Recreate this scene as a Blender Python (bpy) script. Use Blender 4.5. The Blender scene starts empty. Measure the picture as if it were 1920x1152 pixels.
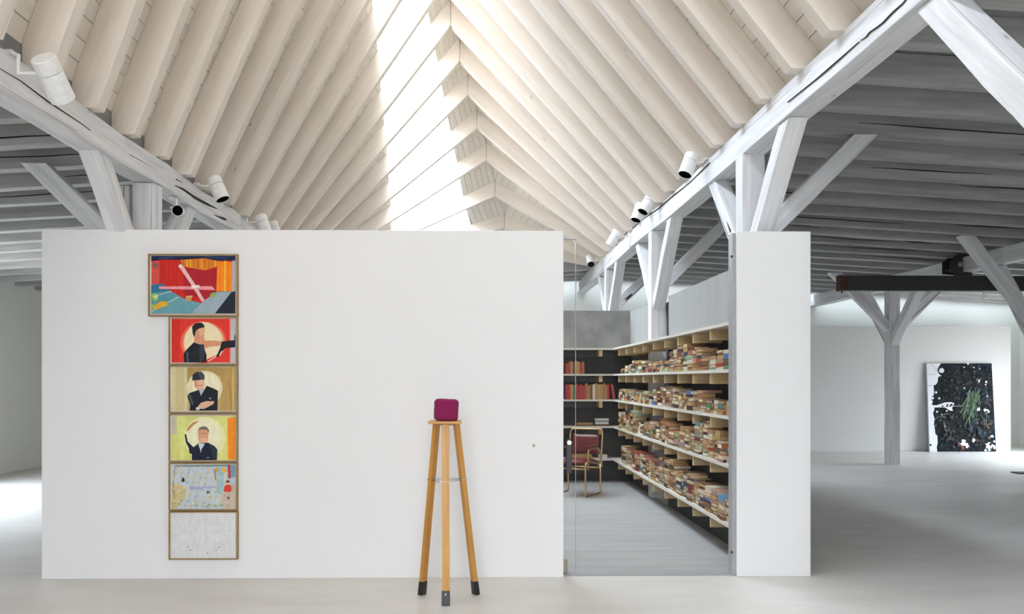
import bpy, bmesh, math, random
from mathutils import Vector, Matrix
random.seed(7)
S = bpy.context.scene
COL = S.collection
R = math.radians

# ------------------------------------------------------------------ camera
F = 1600.0; CX = 917.0; HY = 712.0; EYE = 1.5; YAW = R(0.967)
cam = bpy.data.cameras.new('camera'); cam_o = bpy.data.objects.new('camera', cam); COL.objects.link(cam_o)
cam.sensor_width = 36; cam.lens = F / 1920 * 36
cam.shift_x = (960 - CX) / 1920; cam.shift_y = (HY - 576) / 1920
cam.clip_start = 0.05; cam.clip_end = 200
cam_o.location = (0, 0, EYE); cam_o.rotation_euler = (R(90), 0, -YAW)
S.camera = cam_o

# ------------------------------------------------------------------ sky and light
W = bpy.data.worlds.new('sky'); S.world = W; W.use_nodes = True
wt = W.node_tree; bg = wt.nodes['Background']; bg.inputs[1].default_value = 38.0
tcw = wt.nodes.new('ShaderNodeTexCoord'); sx_ = wt.nodes.new('ShaderNodeSeparateXYZ'); rw = wt.nodes.new('ShaderNodeValToRGB')   # overcast sky: zenith brighter than horizon
wt.links.new(tcw.outputs['Generated'], sx_.inputs[0]); wt.links.new(sx_.outputs['Z'], rw.inputs[0]); wt.links.new(rw.outputs[0], bg.inputs[0])
for k_, (p_, c_) in enumerate([(0.0, (.18, .182, .185)), (.02, (.235, .24, .25)), (.3, (.32, .345, .38)), (.62, (.68, .80, .93)), (1.0, (.80, .92, 1.0))]):
    if k_ > 1: rw.color_ramp.elements.new(p_)
    rw.color_ramp.elements[k_].position = p_; rw.color_ramp.elements[k_].color = (*c_, 1)
S.view_settings.view_transform = 'Standard'; S.view_settings.look = 'None'
S.view_settings.gamma = 1; S.view_settings.use_curve_mapping = False
S.view_settings.exposure = 0.04
try:
    S.cycles.max_bounces = 10; S.cycles.diffuse_bounces = 7; S.cycles.glossy_bounces = 3
    S.cycles.transparent_max_bounces = 12; S.cycles.sample_clamp_indirect = 6; S.cycles.use_denoising = True
except Exception: pass

def portal(loc, nrm, sx, sy, up=(0, 0, 1)):
    l = bpy.data.lights.new('daylight_portal', 'AREA'); l.shape = 'RECTANGLE'; l.size = sx; l.size_y = sy
    l.cycles.is_portal = True
    o = bpy.data.objects.new('daylight_portal', l); COL.objects.link(o)
    n = Vector(nrm).normalized(); u = Vector(up).normalized(); x = u.cross(-n).normalized(); y = (-n).cross(x)
    m = Matrix((x, y, -n)).transposed().to_4x4(); m.translation = Vector(loc); o.matrix_world = m
    return o

# ------------------------------------------------------------------ helpers
def at(px, py, Y):
    """point on the plane y=Y seen at picture position px,py"""
    a = (px - CX) / F; b = (HY - py) / F
    dx = math.sin(YAW) + a * math.cos(YAW); dy = math.cos(YAW) - a * math.sin(YAW)
    t = Y / dy
    return Vector((dx * t, Y, EYE + b * t))

def mk(name, verts, faces, mat=None, parent=None, mtx=None, mats=None, smooth=False):
    me = bpy.data.meshes.new(name)
    if mtx is not None:
        inv = mtx.inverted(); verts = [inv @ Vector(v) for v in verts]
    me.from_pydata([tuple(v) for v in verts], [], faces); me.update()
    for m in (mats or ([mat] if mat else [])): me.materials.append(m)
    if smooth:
        for p in me.polygons: p.use_smooth = True
    o = bpy.data.objects.new(name, me); COL.objects.link(o)
    if mtx is not None: o.matrix_world = mtx
    if parent: adopt(o, parent)
    return o

def adopt(o, parent):
    mw = o.matrix_basis.copy(); o.parent = parent
    o.matrix_parent_inverse = world_of(parent).inverted()
    o.matrix_basis = mw

def world_of(o):
    m = o.matrix_basis.copy()
    if o.parent: m = world_of(o.parent) @ o.matrix_parent_inverse @ m
    return m

BF = [(0, 3, 2, 1), (4, 5, 6, 7), (0, 1, 5, 4), (1, 2, 6, 5), (2, 3, 7, 6), (3, 0, 4, 7)]
class MB:
    def __init__(s): s.v = []; s.f = []
    def add(s, v, f):
        n = len(s.v); s.v += [tuple(a) for a in v]; s.f += [tuple(i + n for i in q) for q in f]
    def box(s, a, b, m=None):
        x0, y0, z0 = a; x1, y1, z1 = b
        v = [(x0, y0, z0), (x1, y0, z0), (x1, y1, z0), (x0, y1, z0), (x0, y0, z1), (x1, y0, z1), (x1, y1, z1), (x0, y1, z1)]
        if m is not None: v = [m @ Vector(q) for q in v]
        s.add(v, BF)
    def prism(s, pts, d):
        """closed polygon pts (3D, coplanar) extruded by vector d"""
        n = len(pts); d = Vector(d); v = [Vector(p) for p in pts] + [Vector(p) + d for p in pts]
        f = [tuple(range(n))[::-1], tuple(range(n, 2 * n))] + [(i, (i + 1) % n, n + (i + 1) % n, n + i) for i in range(n)]
        s.add(v, f)
    def tube(s, pts, r, k=10, closed=False):
        pts = [Vector(p) for p in pts]; n = len(pts); rings = []
        up = None
        for i, p in enumerate(pts):
            a = pts[i - 1] if (i > 0 or closed) else pts[i]; b = pts[(i + 1) % n] if (i < n - 1 or closed) else pts[i]
            t = (b - a).normalized()
            if up is None: up = t.orthogonal().normalized()
            up = (up - t * up.dot(t)).normalized(); w = t.cross(up)
            rr = r[i] if isinstance(r, (list, tuple)) else r
            rings.append([p + (up * math.cos(2 * math.pi * j / k) + w * math.sin(2 * math.pi * j / k)) * rr for j in range(k)])
        v = [q for g in rings for q in g]; f = []
        for i in range(n - (0 if closed else 1)):
            for j in range(k):
                a = i * k + j; b = i * k + (j + 1) % k; c = ((i + 1) % n) * k
                f.append((a, b, c + (j + 1) % k, c + j))
        if not closed: f += [tuple(range(k))[::-1], tuple(range((n - 1) * k, n * k))]
        s.add(v, f)
    def lathe(s, c, d, prof, k=28, cap=(True, True)):
        c = Vector(c); d = Vector(d).normalized(); u = d.orthogonal().normalized(); w = d.cross(u)
        v = [c + d * a + (u * math.cos(2 * math.pi * j / k) + w * math.sin(2 * math.pi * j / k)) * r for a, r in prof for j in range(k)]; n = len(prof)
        f = [(i * k + j, i * k + (j + 1) % k, (i + 1) * k + (j + 1) % k, (i + 1) * k + j) for i in range(n - 1) for j in range(k)]
        if cap[0]: f.append(tuple(range(k))[::-1])
        if cap[1]: f.append(tuple(range((n - 1) * k, n * k)))
        s.add(v, f)
    def build(s, name, mat, parent=None, mtx=None, smooth=False, bevel=0):
        o = mk(name, s.v, s.f, mat, parent, mtx, smooth=smooth)
        bm = bmesh.new(); bm.from_mesh(o.data); bmesh.ops.recalc_face_normals(bm, faces=bm.faces); bm.to_mesh(o.data); bm.free()
        if bevel:
            m = o.modifiers.new('edge', 'BEVEL'); m.width = bevel; m.segments = 2; m.limit_method = 'ANGLE'
        return o

def fillet(pts, r, n=5):
    """round the corners of a polyline"""
    P = [Vector(p) for p in pts]; out = [P[0]]
    for i in range(1, len(P) - 1):
        a, b, c = P[i - 1], P[i], P[i + 1]; u = (a - b); w = (c - b)
        d = min(r, u.length * .48, w.length * .48); p0 = b + u.normalized() * d; p1 = b + w.normalized() * d
        for k in range(n + 1):
            t = k / n; out.append(p0 * (1 - t) ** 2 + b * 2 * t * (1 - t) + p1 * t * t)
    out.append(P[-1]); return out

def tag(o, label=None, cat=None, group=None, kind=None):
    if label: o['label'] = label
    if cat: o['category'] = cat
    if group: o['group'] = group
    if kind: o['kind'] = kind
    return o
def empty(name, loc=(0, 0, 0), rz=0):
    o = bpy.data.objects.new(name, None); COL.objects.link(o); o.location = loc; o.rotation_euler = (0, 0, rz); o.empty_display_size = .1
    return o
def struct(o): o['kind'] = 'structure'; return o

# ------------------------------------------------------------------ materials
def newmat(name):
    m = bpy.data.materials.new(name); m.use_nodes = True; nt = m.node_tree; nt.nodes.clear()
    out = nt.nodes.new('ShaderNodeOutputMaterial'); b = nt.nodes.new('ShaderNodeBsdfPrincipled'); nt.links.new(b.outputs[0], out.inputs[0])
    return m, nt, b
def N(nt, t, **k):
    n = nt.nodes.new(t)
    for a, v in k.items():
        if a.startswith('i_'): n.inputs[int(a[2:]) if a[2:].isdigit() else a[2:].replace('_', ' ')].default_value = v
        else: setattr(n, a, v)
    return n
def ramp(nt, src, stops):
    r = nt.nodes.new('ShaderNodeValToRGB'); nt.links.new(src, r.inputs[0]); e = r.color_ramp.elements
    while len(e) < len(stops): e.new(.5)
    for el, (p, c) in zip(e, stops):
        el.position = p; el.color = (*c, 1) if len(c) == 3 else c
    return r
def mixc(nt, fac, a, b, mode='MIX'):
    m = nt.nodes.new('ShaderNodeMix'); m.data_type = 'RGBA'; m.blend_type = mode
    for s, v in ((0, fac), (6, a), (7, b)):
        if hasattr(v, 'is_linked') or hasattr(v, 'links'): nt.links.new(v, m.inputs[s])
        else: m.inputs[s].default_value = v if s == 0 else ((*v, 1) if len(v) == 3 else v)
    return m.outputs[2]

def plaster(name, col, rough=.75, var=.05, scale=1.2, bump=.02, stretch=(1, 1, 1), world=True):
    m, nt, b = newmat(name)
    g = N(nt, 'ShaderNodeNewGeometry') if world else N(nt, 'ShaderNodeTexCoord')
    mp = N(nt, 'ShaderNodeMapping'); mp.inputs['Scale'].default_value = stretch
    nt.links.new(g.outputs['Position'] if world else g.outputs['Object'], mp.inputs[0])
    n1 = N(nt, 'ShaderNodeTexNoise'); n1.inputs['Scale'].default_value = scale; n1.inputs['Detail'].default_value = 6; n1.inputs['Roughness'].default_value = .6
    nt.links.new(mp.outputs[0], n1.inputs[0])
    lo = tuple(max(0, c * (1 - var)) for c in col); hi = tuple(min(1, c * (1 + var)) for c in col)
    r = ramp(nt, n1.outputs[0], [(.3, lo), (.7, hi)])
    nt.links.new(r.outputs[0], b.inputs['Base Color']); b.inputs['Roughness'].default_value = rough
    n2 = N(nt, 'ShaderNodeTexNoise'); n2.inputs['Scale'].default_value = scale * 14; n2.inputs['Detail'].default_value = 5; nt.links.new(mp.outputs[0], n2.inputs[0])
    bp = N(nt, 'ShaderNodeBump'); bp.inputs['Strength'].default_value = 1; bp.inputs['Distance'].default_value = bump * .1
    nt.links.new(n2.outputs[0], bp.inputs['Height']); nt.links.new(bp.outputs[0], b.inputs['Normal'])
    return m

def wood(name, light, dark, crack=0.0, rough=.6, knots=True, grain=1.0, crackcol=(.03, .025, .02), vary=.08, mask=.52):
    """grain runs along each object's local x"""
    m, nt, b = newmat(name)
    tc = N(nt, 'ShaderNodeTexCoord'); oi = N(nt, 'ShaderNodeObjectInfo')
    off = N(nt, 'ShaderNodeVectorMath', operation='SCALE'); nt.links.new(oi.outputs['Random'], off.inputs['Scale']); off.inputs[0].default_value = (37, 19, 53)
    add = N(nt, 'ShaderNodeVectorMath', operation='ADD'); nt.links.new(tc.outputs['Object'], add.inputs[0]); nt.links.new(off.outputs[0], add.inputs[1])
    mp = N(nt, 'ShaderNodeMapping'); mp.inputs['Scale'].default_value = (.6, 9, 9); nt.links.new(add.outputs[0], mp.inputs[0])
    n1 = N(nt, 'ShaderNodeTexNoise'); n1.inputs['Scale'].default_value = 2.0 * grain; n1.inputs['Detail'].default_value = 7; n1.inputs['Roughness'].default_value = .62; n1.inputs['Distortion'].default_value = .3
    nt.links.new(mp.outputs[0], n1.inputs[0])
    r = ramp(nt, n1.outputs[0], [(.32, dark), (.62, light)]); col = r.outputs[0]
    if knots:
        mk_ = N(nt, 'ShaderNodeMapping'); mk_.inputs['Scale'].default_value = (1.6, 5, 5); nt.links.new(add.outputs[0], mk_.inputs[0])
        vo = N(nt, 'ShaderNodeTexVoronoi'); vo.inputs['Scale'].default_value = 1.0; nt.links.new(mk_.outputs[0], vo.inputs[0])
        rk = ramp(nt, vo.outputs['Distance'], [(.02, (.8, .8, .8)), (.07, (0, 0, 0))])
        col = mixc(nt, rk.outputs[0], col, tuple(c * .62 for c in dark))
    if crack > 0:
        mc = N(nt, 'ShaderNodeMapping'); mc.inputs['Scale'].default_value = (.085, 3.6, 3.6); nt.links.new(add.outputs[0], mc.inputs[0])
        nc = N(nt, 'ShaderNodeTexNoise'); nc.inputs['Scale'].default_value = .8; nc.inputs['Detail'].default_value = 2.5; nc.inputs['Roughness'].default_value = .4; nt.links.new(mc.outputs[0], nc.inputs[0])
        s1 = N(nt, 'ShaderNodeMath', operation='SUBTRACT', i_1=.5); nt.links.new(nc.outputs[0], s1.inputs[0])
        s2 = N(nt, 'ShaderNodeMath', operation='ABSOLUTE'); nt.links.new(s1.outputs[0], s2.inputs[0])
        s3 = N(nt, 'ShaderNodeMath', operation='LESS_THAN', i_1=.0030 * crack); nt.links.new(s2.outputs[0], s3.inputs[0])
        nm = N(nt, 'ShaderNodeTexNoise'); nm.inputs['Scale'].default_value = .9; nt.links.new(add.outputs[0], nm.inputs[0])
        s4 = N(nt, 'ShaderNodeMath', operation='GREATER_THAN', i_1=mask); nt.links.new(nm.outputs[0], s4.inputs[0])
        s5 = N(nt, 'ShaderNodeMath', operation='MULTIPLY'); nt.links.new(s3.outputs[0], s5.inputs[0]); nt.links.new(s4.outputs[0], s5.inputs[1])
        col = mixc(nt, s5.outputs[0], col, crackcol)
    hv = N(nt, 'ShaderNodeHueSaturation'); nt.links.new(col, hv.inputs['Color'])
    mr = N(nt, 'ShaderNodeMapRange'); mr.inputs[3].default_value = 1 - vary; mr.inputs[4].default_value = 1 + vary * .5; nt.links.new(oi.outputs['Random'], mr.inputs[0]); nt.links.new(mr.outputs[0], hv.inputs['Value'])
    nt.links.new(hv.outputs[0], b.inputs['Base Color']); b.inputs['Roughness'].default_value = rough
    bp = N(nt, 'ShaderNodeBump'); bp.inputs['Strength'].default_value = .6; bp.inputs['Distance'].default_value = .003
    nt.links.new(n1.outputs[0], bp.inputs['Height']); nt.links.new(bp.outputs[0], b.inputs['Normal'])
    return m

def plain(name, col, rough=.5, metal=0.0, bump=0, bscale=30, var=.06, coat=0):
    m, nt, b = newmat(name)
    tc = N(nt, 'ShaderNodeTexCoord'); n1 = N(nt, 'ShaderNodeTexNoise'); n1.inputs['Scale'].default_value = bscale; n1.inputs['Detail'].default_value = 4
    nt.links.new(tc.outputs['Object'], n1.inputs[0])
    r = ramp(nt, n1.outputs[0], [(.3, tuple(c * (1 - var) for c in col)), (.7, tuple(min(1, c * (1 + var)) for c in col))])
    nt.links.new(r.outputs[0], b.inputs['Base Color']); b.inputs['Roughness'].default_value = rough; b.inputs['Metallic'].default_value = metal
    if coat: b.inputs['Coat Weight'].default_value = coat
    if bump:
        bp = N(nt, 'ShaderNodeBump'); bp.inputs['Distance'].default_value = bump; nt.links.new(n1.outputs[0], bp.inputs['Height']); nt.links.new(bp.outputs[0], b.inputs['Normal'])
    return m

def glassmat(name, tint=(.985, .985, .985), refl=.06):
    m = bpy.data.materials.new(name); m.use_nodes = True; nt = m.node_tree; nt.nodes.clear()
    out = nt.nodes.new('ShaderNodeOutputMaterial'); tr = N(nt, 'ShaderNodeBsdfTransparent'); tr.inputs[0].default_value = (*tint, 1)
    gl = N(nt, 'ShaderNodeBsdfGlossy'); gl.inputs['Roughness'].default_value = .01; gl.inputs['Color'].default_value = (1, 1, 1, 1)
    fr = N(nt, 'ShaderNodeFresnel'); gg = N(nt, 'ShaderNodeNewGeometry'); mr = N(nt, 'ShaderNodeMapRange'); mr.inputs[3].default_value = 1.13; mr.inputs[4].default_value = .885
    nt.links.new(gg.outputs['Backfacing'], mr.inputs[0]); nt.links.new(mr.outputs[0], fr.inputs[0])
    mx = N(nt, 'ShaderNodeMixShader'); nt.links.new(fr.outputs[0], mx.inputs[0]); nt.links.new(tr.outputs[0], mx.inputs[1]); nt.links.new(gl.outputs[0], mx.inputs[2])
    nt.links.new(mx.outputs[0], out.inputs[0]); return m

M = {}
M['wall'] = plaster('white_plaster', (.83, .828, .826), rough=.8, var=.012, scale=.8, bump=.02)
M['wall_far'] = plaster('off_white_plaster', (.70, .695, .65), rough=.85, var=.02, scale=.6, bump=.02)
M['wall_far_low'] = plaster('grey_white_plaster', (.62, .62, .605), rough=.85, var=.02, scale=.6, bump=.02)
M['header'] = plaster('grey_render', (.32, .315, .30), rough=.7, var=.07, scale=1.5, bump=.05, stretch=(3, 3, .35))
M['concrete'] = plaster('mottled_concrete', (.25, .245, .235), rough=.8, var=.25, scale=3.5, bump=.1, stretch=(1, 1, .8))
M['shelf_shade'] = plaster('painted_shelf_shade', (.060, .060, .058), rough=.85, var=.2, scale=2.5, bump=.06)  # dark tone is the shade between the shelves, put into the colour
M['rafter'] = wood('whitewashed_pine', (.825, .752, .672), (.755, .677, .59), crack=.25, crackcol=(.35, .3, .25), rough=.65)
M['board'] = wood('whitewashed_board', (.815, .75, .67), (.75, .685, .60), rough=.7, knots=False)
M['timber'] = wood('limewashed_timber', (.80, .80, .81), (.62, .62, .635), crack=.7, rough=.75, vary=.06)
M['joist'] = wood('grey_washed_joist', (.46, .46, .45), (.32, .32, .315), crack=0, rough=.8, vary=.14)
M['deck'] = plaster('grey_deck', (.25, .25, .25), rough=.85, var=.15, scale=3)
M['shelf'] = wood('pale_shelf_edge', (.72, .68, .60), (.62, .57, .49), rough=.55, knots=False)
M['bracket'] = wood('shelf_bracket_pine', (.60, .45, .25), (.45, .32, .16), rough=.6, knots=False)
M['oak'] = wood('golden_oak', (.58, .29, .055), (.44, .19, .03), rough=.42, knots=False)
M['frame'] = wood('walnut_frame', (.33, .205, .07), (.23, .135, .04), rough=.4, knots=False)
M['white'] = plain('white_enamel', (.80, .80, .79), rough=.35)
M['black'] = plain('black_plastic', (.012, .012, .012), rough=.4)
M['steel'] = plain('dark_steel', (.035, .036, .034), rough=.5, bump=.0008)
M['rust'] = plain('rusty_steel_end', (.06, .02, .012), rough=.7)
M['mouth'] = plain('matt_black_mouth', (.004, .004, .004), rough=1)
M['mouth'].node_tree.nodes['Principled BSDF'].inputs['Specular IOR Level'].default_value = 0
M['chrome'] = plain('brushed_metal', (.55, .56, .57), rough=.3, metal=1)
M['brass'] = plain('copper_tube', (.56, .37, .19), rough=.3, metal=.7)
M['leather'] = plain('oxblood_leather', (.13, .018, .018), rough=.38, bump=.002, bscale=40)
M['rubber'] = plain('black_rubber', (.006, .0065, .008), rough=.35)
M['glass'] = glassmat('clear_glass')
M['alu'] = plain('grey_metal_profile', (.36, .36, .37), rough=.45)
M['magenta'] = plain('magenta_felt', (.27, .003, .085), rough=.8, bump=.01, bscale=30, var=.5)
M['mount'] = plain('cream_mount', (.78, .72, .62), rough=.7)
M['beige'] = plain('beige_rubber', (.45, .40, .30), rough=.6)

def floor_mat(name, a, b_, rough, streak):
    m, nt, b = newmat(name); g = N(nt, 'ShaderNodeNewGeometry'); mp = N(nt, 'ShaderNodeMapping'); mp.inputs['Scale'].default_value = streak; nt.links.new(g.outputs['Position'], mp.inputs[0])
    n1 = N(nt, 'ShaderNodeTexNoise'); n1.inputs['Scale'].default_value = 1.0; n1.inputs['Detail'].default_value = 8; n1.inputs['Roughness'].default_value = .62; nt.links.new(mp.outputs[0], n1.inputs[0])
    r = ramp(nt, n1.outputs[0], [(.3, a), (.7, b_)]); nt.links.new(r.outputs[0], b.inputs['Base Color'])
    n2 = N(nt, 'ShaderNodeTexNoise'); n2.inputs['Scale'].default_value = 3; n2.inputs['Detail'].default_value = 5; nt.links.new(mp.outputs[0], n2.inputs[0])
    r2 = ramp(nt, n2.outputs[0], [(.3, (rough - .08,) * 3), (.7, (rough + .1,) * 3)]); nt.links.new(r2.outputs[0], b.inputs['Roughness'])
    return m
M['floor'] = floor_mat('polished_screed', (.64, .605, .56), (.74, .71, .665), .40, (.8, 2.2, 1))
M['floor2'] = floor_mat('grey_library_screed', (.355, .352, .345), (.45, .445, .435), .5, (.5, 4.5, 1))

# ------------------------------------------------------------------ setting: floors
XL, XR, YN, YF = -7.5, 12.0, -6.0, 18.6
b = MB(); b.box((XL - .3, YN - .3, -.2), (XR + .3, YF + .3, 0)); fl = struct(b.build('floor', M['floor']))
WY, WT = 6.46, .12
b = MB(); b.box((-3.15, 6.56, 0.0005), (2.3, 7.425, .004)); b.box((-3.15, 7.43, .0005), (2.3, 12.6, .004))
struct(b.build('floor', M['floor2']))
b = MB(); b.box((0.655, WY + .03, 0), (1.985, WY + .11, .008)); struct(b.build('trim_1', M['alu']))

# outer walls with window openings (list of rectangles) built as box strips
def wall_x(name, X0, X1, y0, y1, z1, wins, mat):
    b = MB(); ys = sorted({y0, y1} | {w[0] for w in wins} | {w[1] for w in wins})
    for a, c in zip(ys, ys[1:]):
        w = [q for q in wins if q[0] <= a + 1e-6 and q[1] >= c - 1e-6]
        if w: b.box((X0, a, 0), (X1, c, w[0][2])); b.box((X0, a, w[0][3]), (X1, c, z1))
        else: b.box((X0, a, 0), (X1, c, z1))
    return struct(b.build(name, mat))
def wall_y(name, Y0, Y1, x0, x1, z1, wins, mat):
    b = MB(); xs = sorted({x0, x1} | {w[0] for w in wins} | {w[1] for w in wins})
    for a, c in zip(xs, xs[1:]):
        w = [q for q in wins if q[0] <= a + 1e-6 and q[1] >= c - 1e-6]
        if w: b.box((a, Y0, 0), (c, Y1, w[0][2])); b.box((a, Y0, w[0][3]), (c, Y1, z1))
        else: b.box((a, Y0, 0), (c, Y1, z1))
    return struct(b.build(name, mat))
LW = [(-4.5, -2.5, .9, 2.4), (8.6, 11.8, .5, 2.7)]
RW = [(-4.0, -1.0, .9, 2.6), (13.6, 17.0, .4, 2.5)]
BW = [(-2.2, 1.8, .8, 5.0)]
wall_x('wall_left', XL - .3, XL, YN, YF, 3.6, LW, M['wall_far'])
wall_x('wall_right', XR, XR + .3, YN, YF, 3.6, RW, M['wall_far'])
wall_y('wall_front', YN - .3, YN, XL - .3, XR + .3, 9.5, BW, M['wall'])
wall_y('wall_back', YF, YF + .3, XL - .3, XR + .3, 4.6, [], M['wall_far'])
b = MB(); b.box((3.6, 17.72, 0), (11.25, 17.86, 2.62)); struct(b.build('wall_back', M['wall_far_low'], bevel=.004))
wn = 2
def window_unit(lo, hi, axis, nx=2):
    """frame bars and panes set in a wall opening"""
    global wn
    fr = MB(); t = .05; a, c = Vector(lo), Vector(hi)
    u = Vector((0, 1, 0)) if axis == 'x' else Vector((1, 0, 0)); L = (c - a).dot(u); H = c.z - a.z
    th = Vector((1, 0, 0)) if axis == 'x' else Vector((0, 1, 0))
    def bar(s0, s1, z0, z1, bb, e=.03):
        p = a + u * s0 + Vector((0, 0, z0)) - th * e; q = a + u * s1 + Vector((0, 0, z1)) + th * e
        bb.box(tuple(p), tuple(q))
    bar(0, L, 0, t, fr); bar(0, L, H - t, H, fr)
    for k in range(nx + 1):
        s = min(max(L * k / nx - t / 2, 0), L - t); bar(s, s + t, t, H - t, fr)
    root = struct(fr.build('window_%d' % wn, M['alu'])); wn += 1
    for k in range(nx):
        g = MB(); bar(L * k / nx + t / 2, L * (k + 1) / nx - t / 2, t, H - t, g, .004); g.build('pane', M['glass'], root)
for y0, y1, z0, z1 in LW:
    window_unit((XL - .15, y0, z0), (XL - .15, y1, z1), 'x'); portal((XL - .32, (y0 + y1) / 2, (z0 + z1) / 2), (1, 0, 0), y1 - y0, z1 - z0)
for y0, y1, z0, z1 in RW:
    window_unit((XR + .15, y0, z0), (XR + .15, y1, z1), 'x'); portal((XR + .32, (y0 + y1) / 2, (z0 + z1) / 2), (-1, 0, 0), y1 - y0, z1 - z0)
for x0, x1, z0, z1 in BW:
    window_unit((x0, YN - .15, z0), (x1, YN - .15, z1), 'y', 3); portal(((x0 + x1) / 2, YN - .32, (z0 + z1) / 2), (0, 1, 0), x1 - x0, z1 - z0)

# white partition with the paintings, and the pier right of the glass door
xl = at(78, 900, WY).x; xr = at(1056.5, 900, WY).x; xp0 = at(1381.5, 900, WY).x; xp1 = at(1520, 900, WY).x
ZT = 2.628
b = MB(); b.box((xl, WY, 0), (xr, WY + WT, ZT)); struct(b.build('wall_partition', M['wall'], bevel=.003))
b = MB(); b.box((xp0, WY, 0), (xp1, WY + .14, ZT)); struct(b.build('wall_pier', M['wall'], bevel=.003))
# library side walls (shade behind the shelves painted as dark panels)
HX = 2.30; HT = 2.49; YB = 12.6
b = MB(); b.box((HX, WY + .14, 0), (xp1, 10.08, HT)); b.box((HX, 11.1, 0), (xp1, YB + .2, HT)); b.box((HX + .17, 10.08, 0), (xp1, 11.1, HT))
sidew = struct(b.build('wall_library_right', M['header']))
b = MB(); b.box((-3.3, YB, 0), (HX, YB + .2, HT + .03)); backw = struct(b.build('wall_library_back', M['concrete']))
b = MB(); b.box((xl, WY + WT, 0), (-3.15, YB + .2, HT)); struct(b.build('wall_library_left', M['header']))
b = MB(); b.box((HX - .006, WY + .16, .004), (HX, 10.08, 1.93)); b.box((HX - .006, 11.1, .004), (HX, YB, 1.93)); b.build('shelf_shade_panel', M['shelf_shade'], sidew)  # thin added panels that darken the wall as if shaded by the shelves
b = MB(); b.box((-3.15, YB - .006, .004), (HX - .01, YB, 1.93)); b.build('shelf_shade_panel', M['shelf_shade'], backw)  # same painted shade on the back wall
# metal jamb
b = MB(); b.box((xp0 - .028, WY + .02, 0), (xp0 - .002, WY + .12, ZT - .01)); jb = struct(b.build('trim_2', M['alu']))
b = MB(); b.tube([(xp0 - .036, WY + .03, 2.44), (xp0 - .02, WY + .03, 2.44)], .011); b.tube([(xp0 - .036, WY + .03, .18), (xp0 - .02, WY + .03, .18)], .011)
b.build('pivot_stud', M['black'], jb)
# glass: fixed light and door
xj = at(1079, 900, WY + .06).x
b = MB(); b.box((xr + .002, WY + .05, .01), (xj - .002, WY + .062, ZT - .06)); w1 = struct(b.build('window_1', M['glass']))
b = MB(); b.box((xr + .002, WY + .048, ZT - .06), (xj - .002, WY + .064, ZT - .052)); b.build('top_clip', M['alu'], w1)
b = MB(); b.box((xj + .002, WY + .05, .012), (xp0 - .03, WY + .062, ZT - .04)); d1 = struct(b.build('door_1', M['glass']))
b = MB(); b.box((xj - .0015, WY + .049, .012), (xj + .0025, WY + .063, ZT - .05)); b.build('edge_seal', M['alu'], d1)
hp = at(1067, 858, WY + .0)
hx = hp.x; b = MB(); b.box((hx - .021, WY - .005, EYE - .69 - .02), (hx + .021, WY + .03, EYE - .455)); hd = b.build('handle', M['black'], d1, bevel=.004)
b = MB(); b.tube([(hx, WY - .022, EYE - .478), (hx, WY + .0, EYE - .478)], .017, 14); b.build('lock_cylinder', M['chrome'], hd)
b = MB(); b.box((hx - .012, WY + .028, EYE - .66), (hx + .012, WY + .052, EYE - .5)); b.build('mounting', M['black'], hd)
# door stop behind the wall end
o = MB(); c0 = at(1058, 1066, WY + .2); o.tube([(c0.x - .01, WY + .15, .0), (c0.x - .01, WY + .15, .085), (c0.x - .01, WY + .15, .105), (c0.x - .01, WY + .15, .112)], [.03, .03, .022, .008], 16)
tag(o.build('door_stop', M['beige'], smooth=False), 'small beige round door stop on floor beside the white wall end', 'door stop')

# ------------------------------------------------------------------ roof: twisted pitched nave
SP = .627; Y0 = 5.76
LF = (-2.53, 3.32); RF = (2.153, 3.61); LC = -2.70; RC = 2.355; RD = .22; RT = .12
ridge_tab = {0: (-.994, 7.54), 1: (-.942, 7.45), 2: (-.895, 7.36), 3: (-.83, 7.26), 4: (-.75, 7.13), 5: (-.666, 6.99), 6: (-.578, 6.84), 7: (-.492, 6.67), 8: (-.405, 6.46),
             9: (-.32, 6.23), 10: (-.21, 5.99), 11: (-.095, 5.73), 12: (.04, 5.42), 13: (.19, 5.08), 14: (.345, 4.63), 15: (.53, 4.20), 16: (.72, 3.86)}
def ridge(n):
    if n < 0: return (-.994 + .03 * n / 3, 7.54 + .06 * -n)
    return ridge_tab[min(n, 16)]
def yk(n): return Y0 + SP * n
def side_frame(n, s):
    """foot, slope direction, outward normal, length for side s=-1 left, 1 right"""
    xr_, zr = ridge(n); fx, fz = LF if s < 0 else RF
    d = Vector((xr_ - fx, 0, zr - fz)); L = d.length; d.normalize(); nrm = Vector((-d.z, 0, d.x)) if s < 0 else Vector((d.z, 0, -d.x))
    if nrm.z < 0: nrm = -nrm
    return Vector((fx, yk(n), fz)), d, nrm, L
def top_pt(n, s, t):
    """point on the roof plane (tops of rafters), t measured along slope from the eave cut"""
    f, d, nr, L = side_frame(n, s)
    q = f + nr * RD; cut = LC if s < 0 else RC; k = (cut - q.x) / d.x
    return q + d * (k + t)
def top_len(n, s):
    f, d, nr, L = side_frame(n, s); q = f + nr * RD; cut = LC if s < 0 else RC; xr_, _ = ridge(n)
    return (xr_ - cut) / d.x
NS = list(range(-18, 17))
def sky_r(n): return (.45 + .03 * max(0, n - 9), 1.2 if n < 5 else 1.37 + .08 * (n - 7))
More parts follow.
